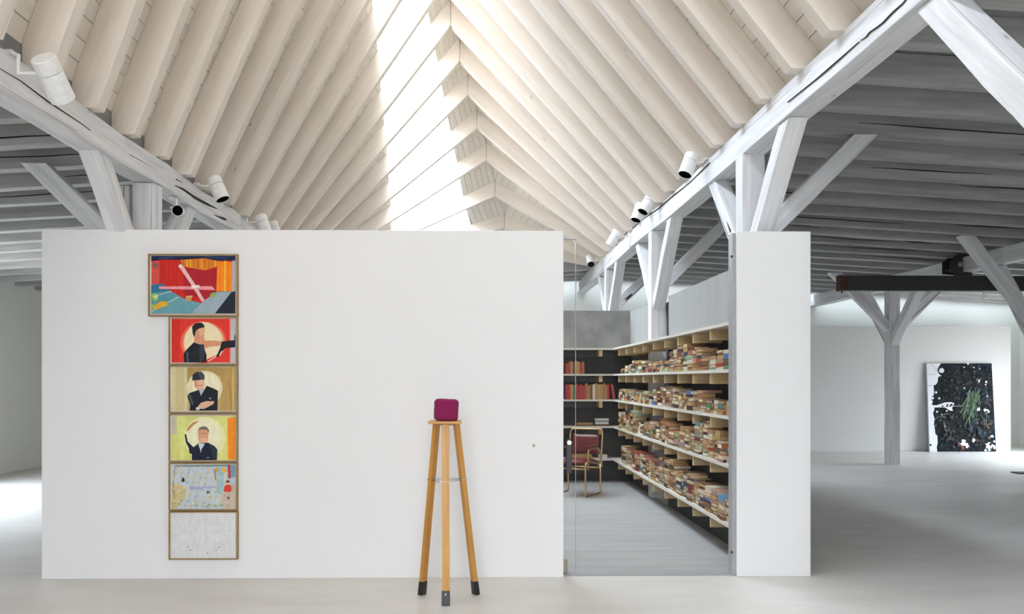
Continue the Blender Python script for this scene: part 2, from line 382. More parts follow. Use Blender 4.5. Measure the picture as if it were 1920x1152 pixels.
# deck (parent) : both slopes, with the skylight left open
dv = []; df = []
def deck_quad(p, q, r_, s_):
    K = 14      # the roof planes are twisted, so split each bay
    for i in range(K):
        a, c = i / K, (i + 1) / K; n = len(dv)
        dv.extend([p.lerp(s_, a), q.lerp(r_, a), q.lerp(r_, c), p.lerp(s_, c)]); df.append((n, n + 1, n + 2, n + 3))
OFF = .035
def dp(n, s, t):
    return top_pt(n, s, t) + side_frame(n, s)[2] * OFF
for n, m in zip(NS, NS[1:]):
    for s in (-1, 1):
        La, Lb = top_len(n, s), top_len(m, s)
        if s > 0: deck_quad(dp(n, s, -.25), dp(m, s, -.25), dp(m, s, Lb + .05), dp(n, s, La + .05))
        else:
            ra, rb = sky_r(n), sky_r(m)
            deck_quad(dp(n, s, -.1), dp(m, s, -.1), dp(m, s, Lb - rb[1]), dp(n, s, La - ra[1]))
            deck_quad(dp(n, s, La - ra[0]), dp(m, s, Lb - rb[0]), dp(m, s, Lb + .05), dp(n, s, La + .05))
ceil_ = struct(mk('ceiling', dv, df, M['deck']))
# rafters
for n in NS:
    for s in (-1, 1):
        f, d, nr, L = side_frame(n, s); cut = LC if s < 0 else RC; xr_, zr = ridge(n)
        zf = f.z + .005; g = .003 * -s
        topc = top_pt(n, s, 0); topr = top_pt(n, s, top_len(n, s))
        kx = f + d * (.0)
        pts = [Vector((f.x, 0, zf)), Vector((cut, 0, zf)), Vector((cut, 0, topc.z)), Vector((xr_ - g, 0, topr.z)), Vector((xr_ - g, 0, zr))]
        bb = MB(); y = yk(n); jit = random.uniform(-.006, .006)
        bb.prism([(p.x, y + jit, p.z) for p in pts], (0, RT, 0))
        ax = d; ay = Vector((0, 1, 0)); az = ax.cross(ay)
        mt = Matrix((ax, ay, az)).transposed().to_4x4(); mt.translation = Vector((f.x, y, f.z))
        bb.build('rafter', M['rafter'], ceil_, mt, bevel=.004)
# ceiling boards
BW_ = .138
def board_strip(fn_lo, fn_hi, s):
    runs = []; cur = []
    for n in NS:
        lo = fn_lo(n); hi = fn_hi(n); near = max(fn_hi(k) - fn_lo(k) for k in (max(n - 1, -18), n, min(n + 1, 16)))
        if hi - lo > .006: cur.append((n, lo, hi))
        elif near > .012: cur.append((n, min(lo, hi), min(lo, hi) + .006))
        else:
            if len(cur) > 1: runs.append(cur)
            cur = []
    if len(cur) > 1: runs.append(cur)
    for run in runs:
        v = []; f = []
        for (n, lo, hi) in run:
            nr = side_frame(n, s)[2]; a = top_pt(n, s, lo + .0025); c = top_pt(n, s, hi - .0025)
            v += [a + nr * .001, c + nr * .001, c + nr * .022, a + nr * .022]
        for i in range(len(run) - 1):
            for j in range(4): f.append((i * 4 + j, i * 4 + (j + 1) % 4, (i + 1) * 4 + (j + 1) % 4, (i + 1) * 4 + j))
        f += [(0, 1, 2, 3), tuple(4 * (len(run) - 1) + j for j in (3, 2, 1, 0))]
        mt = Matrix(((0, -1, 0, 0), (1, 0, 0, 0), (0, 0, 1, 0), (0, 0, 0, 1))); mt.translation = v[0]
        mk('ceiling_board', v, f, M['board'], ceil_, mt)
for s in (1, -1):
    mx = max(top_len(n, s) for n in NS)
    for j in range(int(mx / BW_) + 1):
        lim = (lambda n: top_len(n, 1)) if s > 0 else (lambda n: top_len(n, -1) - sky_r(n)[1])
        board_strip(lambda n, j=j: max(0, j * BW_), lambda n, j=j: min((j + 1) * BW_, lim(n)), s)
for j in range(6):
    board_strip(lambda n, j=j: max(top_len(n, -1) - (j + 1) * .1, top_len(n, -1) - sky_r(n)[0]), lambda n, j=j: top_len(n, -1) - j * .1, -1)
# skylight: curb boards and panes
sk = struct(empty('window_skylight'))
cb = MB()
for n, m in zip(NS, NS[1:]):
    for k, q in ((0, 0), (1, 1)):
        p0 = top_pt(n, -1, top_len(n, -1) - sky_r(n)[k]); p1 = top_pt(m, -1, top_len(m, -1) - sky_r(m)[k]); n0 = side_frame(n, -1)[2]; n1 = side_frame(m, -1)[2]
        d0 = side_frame(n, -1)[1] * (.02 if k == 0 else -.02)
        cb.add([p0 + n0 * .0, p1 + n1 * .0, p1 + n1 * .16, p0 + n0 * .16, p0 + d0, p1 + d0, p1 + n1 * .16 + d0, p0 + n0 * .16 + d0], BF)
cb.build('skylight_curb', M['board'], sk)
for n, m in zip(NS, NS[1:]):
    p = []
    for q, k in ((n, 1), (m, 1), (m, 0), (n, 0)):
        p.append(top_pt(q, -1, top_len(q, -1) - sky_r(q)[k]) + side_frame(q, -1)[2] * .15)
    d = side_frame(n, -1)[2] * .012
    bb = MB(); bb.prism(p, d); bb.build('pane', M['glass'], sk)
for n0_, n1_ in ((-18, -13), (-13, -8), (-8, -3), (-3, 2), (2, 6), (6, 10), (10, 13), (13, 16)):
    c = Vector(); 
    for q in (n0_, n1_):
        for k in (0, 1): c += (top_pt(q, -1, top_len(q, -1) - sky_r(q)[k]) + side_frame(q, -1)[2] * .2) / 4
    nm = (n0_ + n1_) // 2; nrm = side_frame(nm, -1)[2]; dd = side_frame(nm, -1)[1]
    portal(c, -nrm, (n1_ - n0_) * SP * 1.02, sky_r(nm)[1] - sky_r(nm)[0] + .25, up=dd)

# ------------------------------------------------------------------ aisle ceilings
SL = .061; SR = .057
def zl(x): return LF[1] + SL * (x + 2.6)
def zr_(x): return RF[1] - SR * (x - 2.44)
JH = .20; JW = .13
def timber(name, p0, p1, w, h, mat, parent=None, up=(0, 0, 1), wav=.0, seg=10, cut=None):
    """rough-hewn bar from p0 to p1 (centre line), width w sideways, height h along up"""
    p0 = Vector(p0); p1 = Vector(p1); ax = (p1 - p0); L = ax.length; ax.normalize(); az = Vector(up) - ax * Vector(up).dot(ax); az.normalize(); ay = az.cross(ax)
    mt = Matrix((ax, ay, az)).transposed().to_4x4(); mt.translation = p0
    v = []; f = []; n = seg if wav else 1
    rn = random.Random(hash((round(p0.x, 2), round(p0.y, 2), round(p1.z, 2))) & 0xffff)
    dz = 0; dy = 0
    for i in range(n + 1):
        x = L * i / n; e = [rn.uniform(-wav, wav) for _ in range(6)] if 0 < i < n else [0] * 6
        cz = e[4] * 1.2; cy = e[5]
        v += [(x, -w / 2 + e[0] + cy, -h / 2 + e[1] + cz), (x, w / 2 + e[1] + cy, -h / 2 + e[2] + cz), (x, w / 2 + e[2] + cy, h / 2 + e[3] + cz), (x, -w / 2 + e[3] + cy, h / 2 + e[0] + cz)]
    if cut is not None:     # horizontal end cut under the timber it supports
        for j in range(4 * n, 4 * n + 4):
            q = Vector(v[j]); k = (cut - (mt @ q).z) / ax.z; v[j] = (q.x + k, q.y, q.z)
    for i in range(n):
        for j in range(4): f.append((i * 4 + j, i * 4 + (j + 1) % 4, (i + 1) * 4 + (j + 1) % 4, (i + 1) * 4 + j))
    f += [(3, 2, 1, 0), tuple(4 * n + j for j in range(4))]
    me = bpy.data.meshes.new(name); me.from_pydata(v, [], f); me.update(); me.materials.append(mat)
    bm = bmesh.new(); bm.from_mesh(me); bmesh.ops.recalc_face_normals(bm, faces=bm.faces); bm.to_mesh(me); bm.free()
    o = bpy.data.objects.new(name, me); COL.objects.link(o); o.matrix_world = mt
    md = o.modifiers.new('edge', 'BEVEL'); md.width = .006; md.segments = 2; md.limit_method = 'ANGLE'; md.angle_limit = R(50)
    if parent: adopt(o, parent)
    return o

def deck(name, pts, th=.05):
    bb = MB(); bb.prism(pts, (0, 0, th)); return struct(bb.build(name, M['deck']))
# right aisle
YS = 18.30
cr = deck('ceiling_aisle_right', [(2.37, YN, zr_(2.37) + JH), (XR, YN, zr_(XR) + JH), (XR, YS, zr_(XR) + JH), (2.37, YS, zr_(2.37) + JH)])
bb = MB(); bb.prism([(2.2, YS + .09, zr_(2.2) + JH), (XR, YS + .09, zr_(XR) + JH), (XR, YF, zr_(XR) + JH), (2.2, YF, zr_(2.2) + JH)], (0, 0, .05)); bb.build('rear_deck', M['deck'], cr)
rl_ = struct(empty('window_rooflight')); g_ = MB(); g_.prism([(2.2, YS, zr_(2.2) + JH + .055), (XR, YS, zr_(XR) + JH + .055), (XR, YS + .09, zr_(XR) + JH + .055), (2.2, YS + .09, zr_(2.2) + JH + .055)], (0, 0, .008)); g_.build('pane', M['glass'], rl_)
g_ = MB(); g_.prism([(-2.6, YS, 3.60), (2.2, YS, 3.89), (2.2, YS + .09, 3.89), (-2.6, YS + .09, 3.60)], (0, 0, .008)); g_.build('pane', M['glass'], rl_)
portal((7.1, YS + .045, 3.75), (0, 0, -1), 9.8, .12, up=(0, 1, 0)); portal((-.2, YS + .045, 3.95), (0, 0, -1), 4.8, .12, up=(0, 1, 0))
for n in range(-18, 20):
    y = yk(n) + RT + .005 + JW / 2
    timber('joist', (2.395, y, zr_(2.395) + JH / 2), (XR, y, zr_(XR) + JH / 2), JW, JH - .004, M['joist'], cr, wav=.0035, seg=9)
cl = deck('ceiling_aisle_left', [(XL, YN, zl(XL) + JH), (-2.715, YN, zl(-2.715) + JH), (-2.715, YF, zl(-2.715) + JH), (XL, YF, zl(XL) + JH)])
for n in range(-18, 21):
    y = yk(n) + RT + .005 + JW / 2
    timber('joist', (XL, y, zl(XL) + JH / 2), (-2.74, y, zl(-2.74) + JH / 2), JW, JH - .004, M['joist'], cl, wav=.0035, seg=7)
# eave closing boards between the rafter feet
bb = MB(); bb.box((RC + .002, YN, 3.62), (RC + .03, 15.9, 4.15)); bb.build('eave_board', M['deck'], cr)
bb = MB(); bb.box((LC - .03, YN, 3.33), (LC - .002, 15.9, 3.95)); bb.build('eave_board', M['deck'], cl)
# flat end bay of the nave
fl2 = deck('ceiling_end_bay', [(-2.73, 15.9, 3.535), (2.38, 15.9, 3.835), (2.38, YS, 3.835), (-2.73, YS, 3.535)])
bb = MB(); bb.prism([(-2.6, YS + .09, 3.54), (2.2, YS + .09, 3.83), (2.2, YF, 3.83), (-2.6, YF, 3.54)], (0, 0, .05)); bb.build('rear_deck', M['deck'], fl2)
for y in (16.35, 16.98, 17.6, 18.15):
    timber('joist', (-2.6, y, 3.42), (2.3, y, 3.71), JW, JH, M['joist'], fl2, wav=.005, seg=7)
tl_, tr_, tm_ = top_pt(16, -1, -.02), top_pt(16, 1, -.02), top_pt(16, 1, top_len(16, 1))
bb = MB(); bb.prism([(-2.74, 15.915, 3.54), (2.40, 15.915, 3.83), (2.40, 15.915, tr_.z + .05), (tm_.x, 15.915, tm_.z + .05), (-2.74, 15.915, tl_.z + .05)], (0, .03, 0)); bb.build('end_board', M['board'], fl2)

# ------------------------------------------------------------------ purlins and posts
def purlin(x0, x1, zb, zt, y0, y1, label):
    o = timber('timber_beam', ((x0 + x1) / 2, y0, (zb + zt) / 2), ((x0 + x1) / 2, y1, (zb + zt) / 2), x1 - x0, zt - zb, M['timber'], wav=.009, seg=26)
    return tag(o, label, 'beam')
purlin(2.233, 2.43, 3.385, 3.61, YN, YF, 'long white limewashed beam under the bright right slope, cracked along its side')
purlin(-2.78, -2.60, 3.10, 3.32, YN, YF, 'long greyish white beam under the left slope, carrying the white spotlights')
purlin(7.30, 7.49, 3.10, 3.325, YN, YF, 'grey beam in the right aisle running above the dark steel beam')

def post(x0, x1, y, zt, label, dirs, run=.92, w=None, group=None, rise=None):
    cx = (x0 + x1) / 2; wd = x1 - x0
    o = timber('timber_post', (cx, y + wd / 2, 0), (cx, y + wd / 2, zt), wd, wd, M['timber'], up=(0, 1, 0), wav=.004, seg=6)
    tag(o, label, 'post', group)
    cy = y + wd / 2
    for dx, dy in dirs:
        r_ = run + random.uniform(-.04, .04); bw = .145 if w is None else w
        top = zt + (.0 if dx == 0 else .225 - .03)
        h0 = wd / 2 - .03
        p0 = Vector((cx + dx * h0, cy + dy * h0, top - (rise or r_) + .02)); p1 = Vector((cx + dx * (h0 + r_), cy + dy * (h0 + r_), top + .02))
        d = (p1 - p0).normalized(); p0 -= d * .02
        timber('brace', p0, p1, bw, bw, M['timber'], o, up=(dy, dx, 0), wav=.003, seg=5, cut=zt + .004 if dx == 0 else ((zr_(p1.x) if p1.x > 0 else zl(p1.x)) + .004))
    return o
Y1 = 7.09; BAY = 3.67
post(2.235, 2.425, Y1, 3.385, 'white timber post standing behind the white pier, topped by three braces', [(0, 1), (0, -1), (1, 0)])
post(2.235, 2.425, Y1 + BAY, 3.385, 'white timber post between the book shelves, in front of the grey library wall', [(0, 1), (0, -1), (1, 0)])
post(2.235, 2.425, 14.5, 3.385, 'far white timber post seen above the concrete back wall of the library', [(0, 1), (0, -1), (1, 0)])
post(2.235, 2.425, 3.17, 3.385, 'white timber post just outside the frame whose brace crosses the top right', [(0, 1), (0, -1), (1, 0)])
post(-2.78, -2.60, 6.97, 3.10, 'greyish post rising behind the white wall at left, with three braces', [(0, 1), (0, -1), (-1, 0)])
lp = [o for o in COL.objects if o.name.startswith('timber_post')][-1]
timber('side_board', (-2.865, 7.06, 0), (-2.865, 7.06, 3.08), .10, .12, M['timber'], lp, up=(0, 1, 0))
post(-2.78, -2.60, 6.97 + BAY, 3.10, 'rear post under the left beam, hidden behind the white wall', [(0, 1), (0, -1), (-1, 0)])
post(-2.78, -2.60, 14.3, 3.10, 'far rear post under the left beam, hidden behind the white wall', [(0, 1), (0, -1), (-1, 0)])
post(7.30, 7.49, 14.9, 3.10, 'grey timber post standing free in the right aisle, four braces under the steel beam', [(0, 1), (0, -1), (1, 0), (-1, 0)])
post(7.30, 7.49, 11.0, 3.10, 'grey timber post at the right edge whose brace crosses the dark steel beam', [(0, 1), (0, -1), (1, 0), (-1, 0)], run=.80, rise=1.05)

def atX(px, py, X):
    a = (px - CX) / F; b = (HY - py) / F
    dx = math.sin(YAW) + a * math.cos(YAW); dy = math.cos(YAW) - a * math.sin(YAW); t = X / dx
    return Vector((X, dy * t, EYE + b * t))
M['crack'] = plain('crack_shadow', (.03, .02, .015), rough=1)
def crack(parent, X, pts, w, d):
    P_ = [atX(px, py, X) for px, py in pts]; rq = random.Random(len(pts) + int(pts[0][0])); up_ = []; lo_ = []
    n = len(P_)
    for i, p in enumerate(P_):
        k = w * (math.sin(math.pi * (i + .15) / (n - .7)) if n > 2 else 1) * rq.uniform(.6, 1.2) * .5
        up_.append(p + Vector((0, 0, k))); lo_.append(p - Vector((0, 0, k)))
    b_ = MB(); b_.prism(up_ + lo_[::-1], (d, 0, 0)); b_.build('crack', M['crack'], parent)
BEAMS = [o for o in COL.objects if o.name.startswith('timber_beam')]
crack(BEAMS[0], 2.2245, [(1705, -12), (1692, 6), (1676, 20), (1668, 28), (1655, 42), (1645, 50), (1630, 60), (1622, 70), (1612, 76)], .008, .012)
crack(BEAMS[0], 2.2245, [(1610, 78), (1585, 100), (1560, 122), (1530, 148), (1500, 172), (1475, 192)], .005, .012)
crack(BEAMS[0], 2.2245, [(1330, 305), (1290, 345), (1255, 372), (1232, 392), (1205, 412), (1180, 432), (1152, 458)], .008, .012)
crack(BEAMS[1], -2.5915, [(0, 128), (40, 152), (90, 190), (150, 230), (200, 268), (262, 300), (298, 322)], .010, -.012)
crack(BEAMS[1], -2.5915, [(302, 320), (314, 327), (326, 334), (343, 343)], .024, -.012)
crack(BEAMS[1], -2.5915, [(322, 345), (345, 356), (365, 370), (388, 382), (408, 392)], .026, -.012)
crack(BEAMS[1], -2.5915, [(402, 403), (418, 410), (440, 417)], .022, -.012)
crack(BEAMS[1], -2.5915, [(297.5, 293), (298.5, 320), (300.5, 345)], .006, -.012)

# long drying cracks in the joists
rc3 = random.Random(21)
def joist_cracks(j, zf_, xa, xb, cnt, sgn):
    yf = world_of(j).translation.y - JW / 2
    for _ in range(cnt):
        x0 = rc3.uniform(xa, xb); ln = min(rc3.uniform(.5, 1.9), (-2.95 if xa < 0 else 20) - x0); n = 7; zc = rc3.uniform(.3, .62) * JH; dr = rc3.uniform(-.02, .02); wd = rc3.uniform(.006, .013); u_ = []; l_ = []
        for i in range(n):
            t = i / (n - 1); x = x0 + ln * t; z = zf_(x) + zc + dr * t + rc3.uniform(-.004, .004); k = wd * math.sin(math.pi * (t * .92 + .04)) * .5 + .0006
            u_.append((x, yf - .004, z + k)); l_.append((x, yf - .004, z - k))
        b_ = MB(); b_.prism(u_ + l_[::-1], (0, .012, 0)); b_.build('crack', M['crack'], j)
for j in [o for o in COL.objects if o.name.startswith('joist')]:
    t_ = world_of(j).translation
    if 4 < t_.y < 14 and j.parent is cr: joist_cracks(j, zr_, 2.7, 6.5, rc3.choice([1, 2, 2, 3]), 1)
    if 5 < t_.y < 9 and j.parent is cl: joist_cracks(j, zl, -5.2, -3.6, rc3.choice([0, 1]), 1)

# ------------------------------------------------------------------ steel beam, clamp, eye hook
SY = 12.7
z0 = at(1700, 545, SY).z; z1 = at(1700, 517, SY).z; x0 = at(1577, 530, SY).x
st = empty('steel_beam', (x0, SY, z0)); tag(st, 'dark steel girder hanging level below the right aisle ceiling', 'girder')
bb = MB(); bb.box((x0, SY + .0, z0), (11.6, SY + .14, z0 + .012)); bb.box((x0, SY, z1 - .012), (11.6, SY + .14, z1)); bb.box((x0 + .02, SY + .004, z0 + .012), (11.6, SY + .022, z1 - .012))
bb.build('girder_body', M['steel'], st)
bb = MB(); bb.box((x0 - .012, SY - .006, z0 - .002), (x0 + .01, SY + .15, z1 + .01)); bb.box((x0 + .01, SY - .004, z0 + .01), (x0 + .11, SY + .001, z1 - .01)); tag(bb.build('end_plate', M['rust'], st), 'rust brown end plate')
bb = MB(); bb.tube([(x0 + .04, SY + .07, z0 - .035), (x0 + .04, SY + .07, z0)], .011, 8); bb.build('bolt', M['black'], st)
ck = empty('beam_clamp', at(1810, 517, SY)); tag(ck, 'black steel clamp with two round bosses gripping the grey beam over the girder', 'clamp')
ca = at(1781, 512, SY - .06); cbp = at(1841, 480, SY - .06)
cu = MB(); ox = ca.x; oz = z1 + .02; wx = cbp.x - ca.x
cu.prism([(ox, SY - .06, oz + .02), (ox + wx * .45, SY - .06, oz), (ox + wx, SY - .06, oz + .06), (ox + wx, SY - .06, oz + .27), (ox + wx * .3, SY - .06, oz + .30), (ox, SY - .06, oz + .2)], (0, .02, 0))
cu.prism([(ox, SY + .14, oz + .02), (ox + wx * .45, SY + .14, oz), (ox + wx, SY + .14, oz + .06), (ox + wx, SY + .14, oz + .27), (ox + wx * .3, SY + .14, oz + .30), (ox, SY + .14, oz + .2)], (0, .02, 0))
cu.build('side_plate', M['steel'], ck, bevel=.004)
for f_ in (.32, .62):
    w_ = MB(); cz = oz + .13 + .03 * f_; w_.tube([(ox + wx * f_, SY - .085, cz), (ox + wx * f_, SY - .058, cz)], [.036, .04], 16); w_.build('boss', M['alu'], ck)
for f_ in (.1, .55, .9): w_ = MB(); w_.tube([(ox + wx * f_, SY - .04, oz + .07), (ox + wx * f_, SY + .14, oz + .07)], .016, 8); w_.build('through_bolt', M['steel'], ck)
w_ = MB(); w_.box((ox + wx * .35, SY - .02, z1 - .0), (ox + wx * .75, SY + .15, oz + .03)); w_.build('foot_plate', M['steel'], ck)
eh = at(1844, 556, SY + .06)
rg = [eh + Vector((math.cos(a) * .03, 0, math.sin(a) * .03)) for a in [i * math.pi / 8 for i in range(16)]]
w_ = MB(); w_.tube(rg, .006, 8, closed=True); w_.tube([eh + Vector((0, 0, .03)), Vector((eh.x, eh.y, z0))], .009, 8)
tag(w_.build('eye_hook', M['chrome']), 'small metal eye hook hanging under the dark girder', 'hook')

# ------------------------------------------------------------------ spotlights
def spot(mount, head, aim, label, r_=.07, L=.235, side=1, group='white spotlights on the beams'):
    """mount: point on the beam; head: centre of the can; aim: direction the open end faces"""
    mount = Vector(mount); head = Vector(head); d = Vector(aim).normalized()
    root = empty('spotlight', mount); tag(root, label, 'spotlight', group)
    c0 = head - d * L / 2; c1 = head + d * L / 2
    b1 = MB(); b1.tube([c0 + d * .0, c0 + d * .006, c0 + d * (L * .33)], [r_ * .93, r_, r_], 28); b1.build('rear_housing', M['white'], root)
    b2 = MB(); k = 28; s0 = c0 + d * (L * .345)
    q0 = L * .345; b2.lathe(c0, d, [(q0, r_ * .95), (q0 + .004, r_ * .985), (L, r_ * .985), (L, r_ * .90), (L - .05, r_ * .86)], cap=(True, False))
    b2.build('front_housing', M['white'], root)
    b3 = MB(); b3.lathe(c0, d, [(L - .045, r_ * .85), (L - .008, r_ * .885)]); b3.build('lens_baffle', M['mouth'], root)
    b3 = MB(); b3.tube([c0 + d * L * .33, c0 + d * L * .345], [r_ * .9] * 2, 24); b3.build('seam_ring', M['black'], root)
    el = Vector((head.x + side * (r_ + .02), head.y, head.z + .03))
    b4 = MB(); pt = [mount, mount + Vector((-side * .035, 0, 0)), Vector((mount.x - side * .035, mount.y, el.z - .0)), el, el + Vector((-side * .03, 0, 0))]
    b4.tube(pt, .011, 8); b4.box(tuple(mount + Vector((-.022, -.05, -.012))), tuple(mount + Vector((.022, .05, .012)))); b4.build('bracket', M['white'], root)
    return root
LX = -2.60; RX = 2.233
spot((LX - .01, 4.86, 3.335), at(100, 148, 4.86), (.12, .75, -.75), 'largest white spotlight, nearest on the left beam, pointing down and away', side=-1, L=.25)
spot((LX - .01, 8.08, 3.335), at(409, 355, 8.08), (.42, -.12, -.9), 'white spotlight with black mouth at the middle of the left beam', side=-1, L=.23)
spot((LX - .01, 9.7, 3.335), at(494, 422, 9.7), (.35, -.1, -.9), 'front one of two white spotlights showing just above the white wall', side=-1, L=.22)
spot((LX - .01, 10.45, 3.335), at(515, 433, 10.45), (.35, -.1, -.9), 'rear one of two white spotlights showing just above the white wall', side=-1, L=.22)
spot((RX + .01, 8.2, 3.625), at(1291, 310, 8.2), (-.38, -.25, -.9), 'white spotlight nearest on the right beam, black mouth tilted to the room', side=1, L=.23)
spot((RX + .01, 10.27, 3.625), at(1213, 384, 10.27), (-.5, -.25, -.85), 'upper front one of the paired white spotlights on the right beam', side=1, L=.23)
spot((RX + .01, 10.75, 3.625), at(1197, 399, 10.75), (-.35, -.25, -.9), 'lower rear one of the paired white spotlights on the right beam', side=1, L=.23)
spot((RX + .01, 12.2, 3.625), at(1151, 447, 12.2), (-.5, .2, -.85), 'white spotlight on the right beam with its mouth turned away', side=1, L=.23)
spot((RX + .01, 14.9, 3.625), at(1107, 490, 14.9), (0, -.75, -.65), 'smallest farthest white spotlight on the right beam, facing the camera', side=1, L=.22)
spot((-2.66, 7.56, 3.09), at(329, 393, 7.5) + Vector((0, .07, 0)), (.25, -.95, -.12), 'spotlight under the left beam beside the brace, its black mouth facing out', side=-1, L=.16, r_=.05)

# ------------------------------------------------------------------ shelves
SX = 2.0; SZ = [.354, .824, 1.21, 1.58, 1.955]; TH = .026; BYF = 12.3
names_r = ['lowest', 'second lowest', 'middle', 'second highest', 'top empty']
for i, z in enumerate(SZ):
    root = empty('wall_shelf', (HX, 6.65, z)); tag(root, '%s pale long shelf on wooden brackets along the right library wall' % names_r[i], 'shelf', 'long shelves on the right library wall')
    bb = MB()
    bb.box((SX, 6.62, z - TH), (2.232, YB - .008, z)); bb.box((2.232, 6.62, z - TH), (HX - .008, Y1 + BAY - .02, z)); bb.box((2.232, Y1 + BAY + .23, z - TH), (HX - .008, YB - .008, z))
    bb.box((2.232, 6.62, z - TH), (2.234, 6.63, z))
    mt = Matrix(((0, -1, 0, 0), (1, 0, 0, 0), (0, 0, 1, 0), (0, 0, 0, 1))); mt.translation = Vector((SX, 9, z))
    bb.build('board', M['shelf'], root, mt)
    me = None
    for k in range(10):
        y = 6.68 + .585 * k
        if me is None:
            q = MB(); q.box((0, 0, -.092), (HX - SX - .03, .035, 0)); o = q.build('bracket', M['bracket'], root); o.matrix_basis = Matrix.Translation((SX + .02, y, z - TH - .001)); me = o
        else:
            o = me.copy(); COL.objects.link(o); o.matrix_basis = Matrix.Translation((SX + .02, y, z - TH - .001))
        if Y1 + BAY - .04 < y < Y1 + BAY + .2: o.scale = (.72, 1, 1)
    root2 = empty('wall_shelf', (0, YB, z)); tag(root2, '%s pale shelf across the back library wall behind the chair' % names_r[i], 'shelf', 'shelves on the back library wall')
    bb = MB(); bb.box((-3.1, BYF, z - TH), (SX - .002, YB - .008, z)); bb.build('board', M['shelf'], root2)
    me2 = None
    for k in range(8):
        x = 1.80 - .585 * k
        if me2 is None:
            q = MB(); q.box((0, 0, -.092), (.05, YB - BYF - .03, 0)); me2 = q.build('bracket', M['bracket'], root2); me2.matrix_basis = Matrix.Translation((x, BYF + .02, z - TH - .001))
        else:
            o = me2.copy(); COL.objects.link(o); o.matrix_basis = Matrix.Translation((x, BYF + .02, z - TH - .001))
    bb = MB(); bb.box((-3.1, YB - .04, z - TH - .10), (1.99, YB - .009, z - TH - .002)); bb.build('dark_strip', M['black'], root2)  # black strip along the wall under each back shelf

# ------------------------------------------------------------------ books
PAGE = [plain('book_pages_%d' % i, c, rough=.8, var=.12, bscale=60) for i, c in enumerate([(.60, .45, .27), (.44, .29, .13), (.70, .60, .44)])]
BC = {'tan': (.42, .25, .11), 'brown': (.20, .085, .035), 'dark brown': (.075, .035, .02), 'cream': (.72, .62, .46), 'ochre': (.50, .31, .09), 'white': (.75, .73, .68),
      'dark red': (.20, .02, .02), 'red': (.42, .045, .03), 'orange brown': (.42, .15, .05), 'grey': (.30, .30, .30), 'blue': (.07, .16, .36), 'navy': (.025, .035, .09),
      'green': (.10, .20, .10), 'pale green': (.38, .46, .30), 'pink': (.50, .26, .22), 'black': (.02, .02, .02), 'teal': (.10, .26, .26), 'crimson': (.45, .02, .06), 'light blue': (.12, .30, .52)}
CM = {k: plain('book_cover_' + k.replace(' ', '_'), tuple(x * .82 for x in v), rough=.55, var=.12) for k, v in BC.items()}
CME = {}; PME = []
def cover_mesh(k):
    if k not in CME:
        b_ = MB(); b_.box((0, 0, 0), (1, 1, .09)); b_.box((0, 0, .91), (1, 1, 1)); b_.box((0, 0, .09), (.035, 1, .91))
        me = bpy.data.meshes.new('book'); me.from_pydata(b_.v, [], b_.f); me.materials.append(CM[k]); CME[k] = me
    return CME[k]
for i in range(3):
    b_ = MB(); b_.box((.036, .02, .092), (.97, .98, .908)); me = bpy.data.meshes.new('page_block'); me.from_pydata(b_.v, [], b_.f); me.materials.append(PAGE[i]); PME.append(me)
def book(mtx, dims, colour, label, group, pg=None):
    o = bpy.data.objects.new('book', cover_mesh(colour)); COL.objects.link(o)
    o.matrix_world = mtx @ Matrix.Diagonal((*dims, 1)); tag(o, label, 'book', group)
    p = bpy.data.objects.new('page_block', random.choice(PME) if pg is None else PME[pg]); COL.objects.link(p); p.parent = o
    return o
ORD = ['bottom', 'second', 'third', 'fourth', 'fifth', 'sixth', 'seventh', 'eighth', 'ninth', 'tenth', 'eleventh', 'twelfth', 'thirteenth', 'fourteenth', 'fifteenth', 'sixteenth']
NTH = ['first', 'second', 'third', 'fourth', 'fifth', 'sixth', 'seventh', 'eighth', 'ninth', 'tenth', 'eleventh', 'twelfth', 'thirteenth', 'fourteenth', 'fifteenth', 'sixteenth',
       'seventeenth', 'eighteenth', 'nineteenth', 'twentieth', 'twenty-first', 'twenty-second', 'twenty-third', 'twenty-fourth', 'twenty-fifth', 'twenty-sixth', 'twenty-seventh', 'twenty-eighth', 'twenty-ninth', 'thirtieth', 'thirty-first', 'thirty-second', 'thirty-third', 'thirty-fourth']
prof = [
    [(1375, .17), (1350, .18), (1335, .20), (1322, .20), (1318, .19), (1300, .19), (1298, .25), (1280, .27), (1277, .19), (1262, .20), (1254, .32), (1238, .33), (1235, .25), (1222, .24), (1212, .20), (1199, .22), (1195, .25), (1188, .24), (1180, .25), (1165, .24), (1155, .2), (1150, .12)],
    [(1375, .12), (1366, .16), (1345, .19), (1340, .24), (1322, .25), (1318, .30), (1303, .30), (1300, .22), (1273, .22), (1270, .14), (1258, .15), (1255, .2), (1232, .22), (1228, .18), (1210, .17), (1200, .14), (1193, .15), (1190, .27), (1165, .25), (1155, .2), (1150, .12)],
    [(1375, .12), (1345, .12), (1342, .10), (1310, .14), (1305, .18), (1282, .19), (1275, .17), (1258, .19), (1252, .21), (1226, .23), (1220, .17), (1210, .15), (1200, .11), (1190, .12), (1175, .14), (1155, .14), (1150, .08)],
    [(1375, .18), (1364, .18), (1361, .16), (1341, .16), (1338, .1), (1318, .12), (1312, .19), (1290, .21), (1288, .25), (1273, .25), (1270, .2), (1250, .24), (1246, .1), (1232, .12), (1212, .11), (1200, .14), (1180, .14), (1165, .08), (1157, .06)]]
def hprof(i, px):
    t = prof[i]
    for (a, ha), (c, hc) in zip(t, t[1:]):
        if c <= px <= a: return hc + (ha - hc) * (px - c) / max(1e-6, a - c)
    return 0
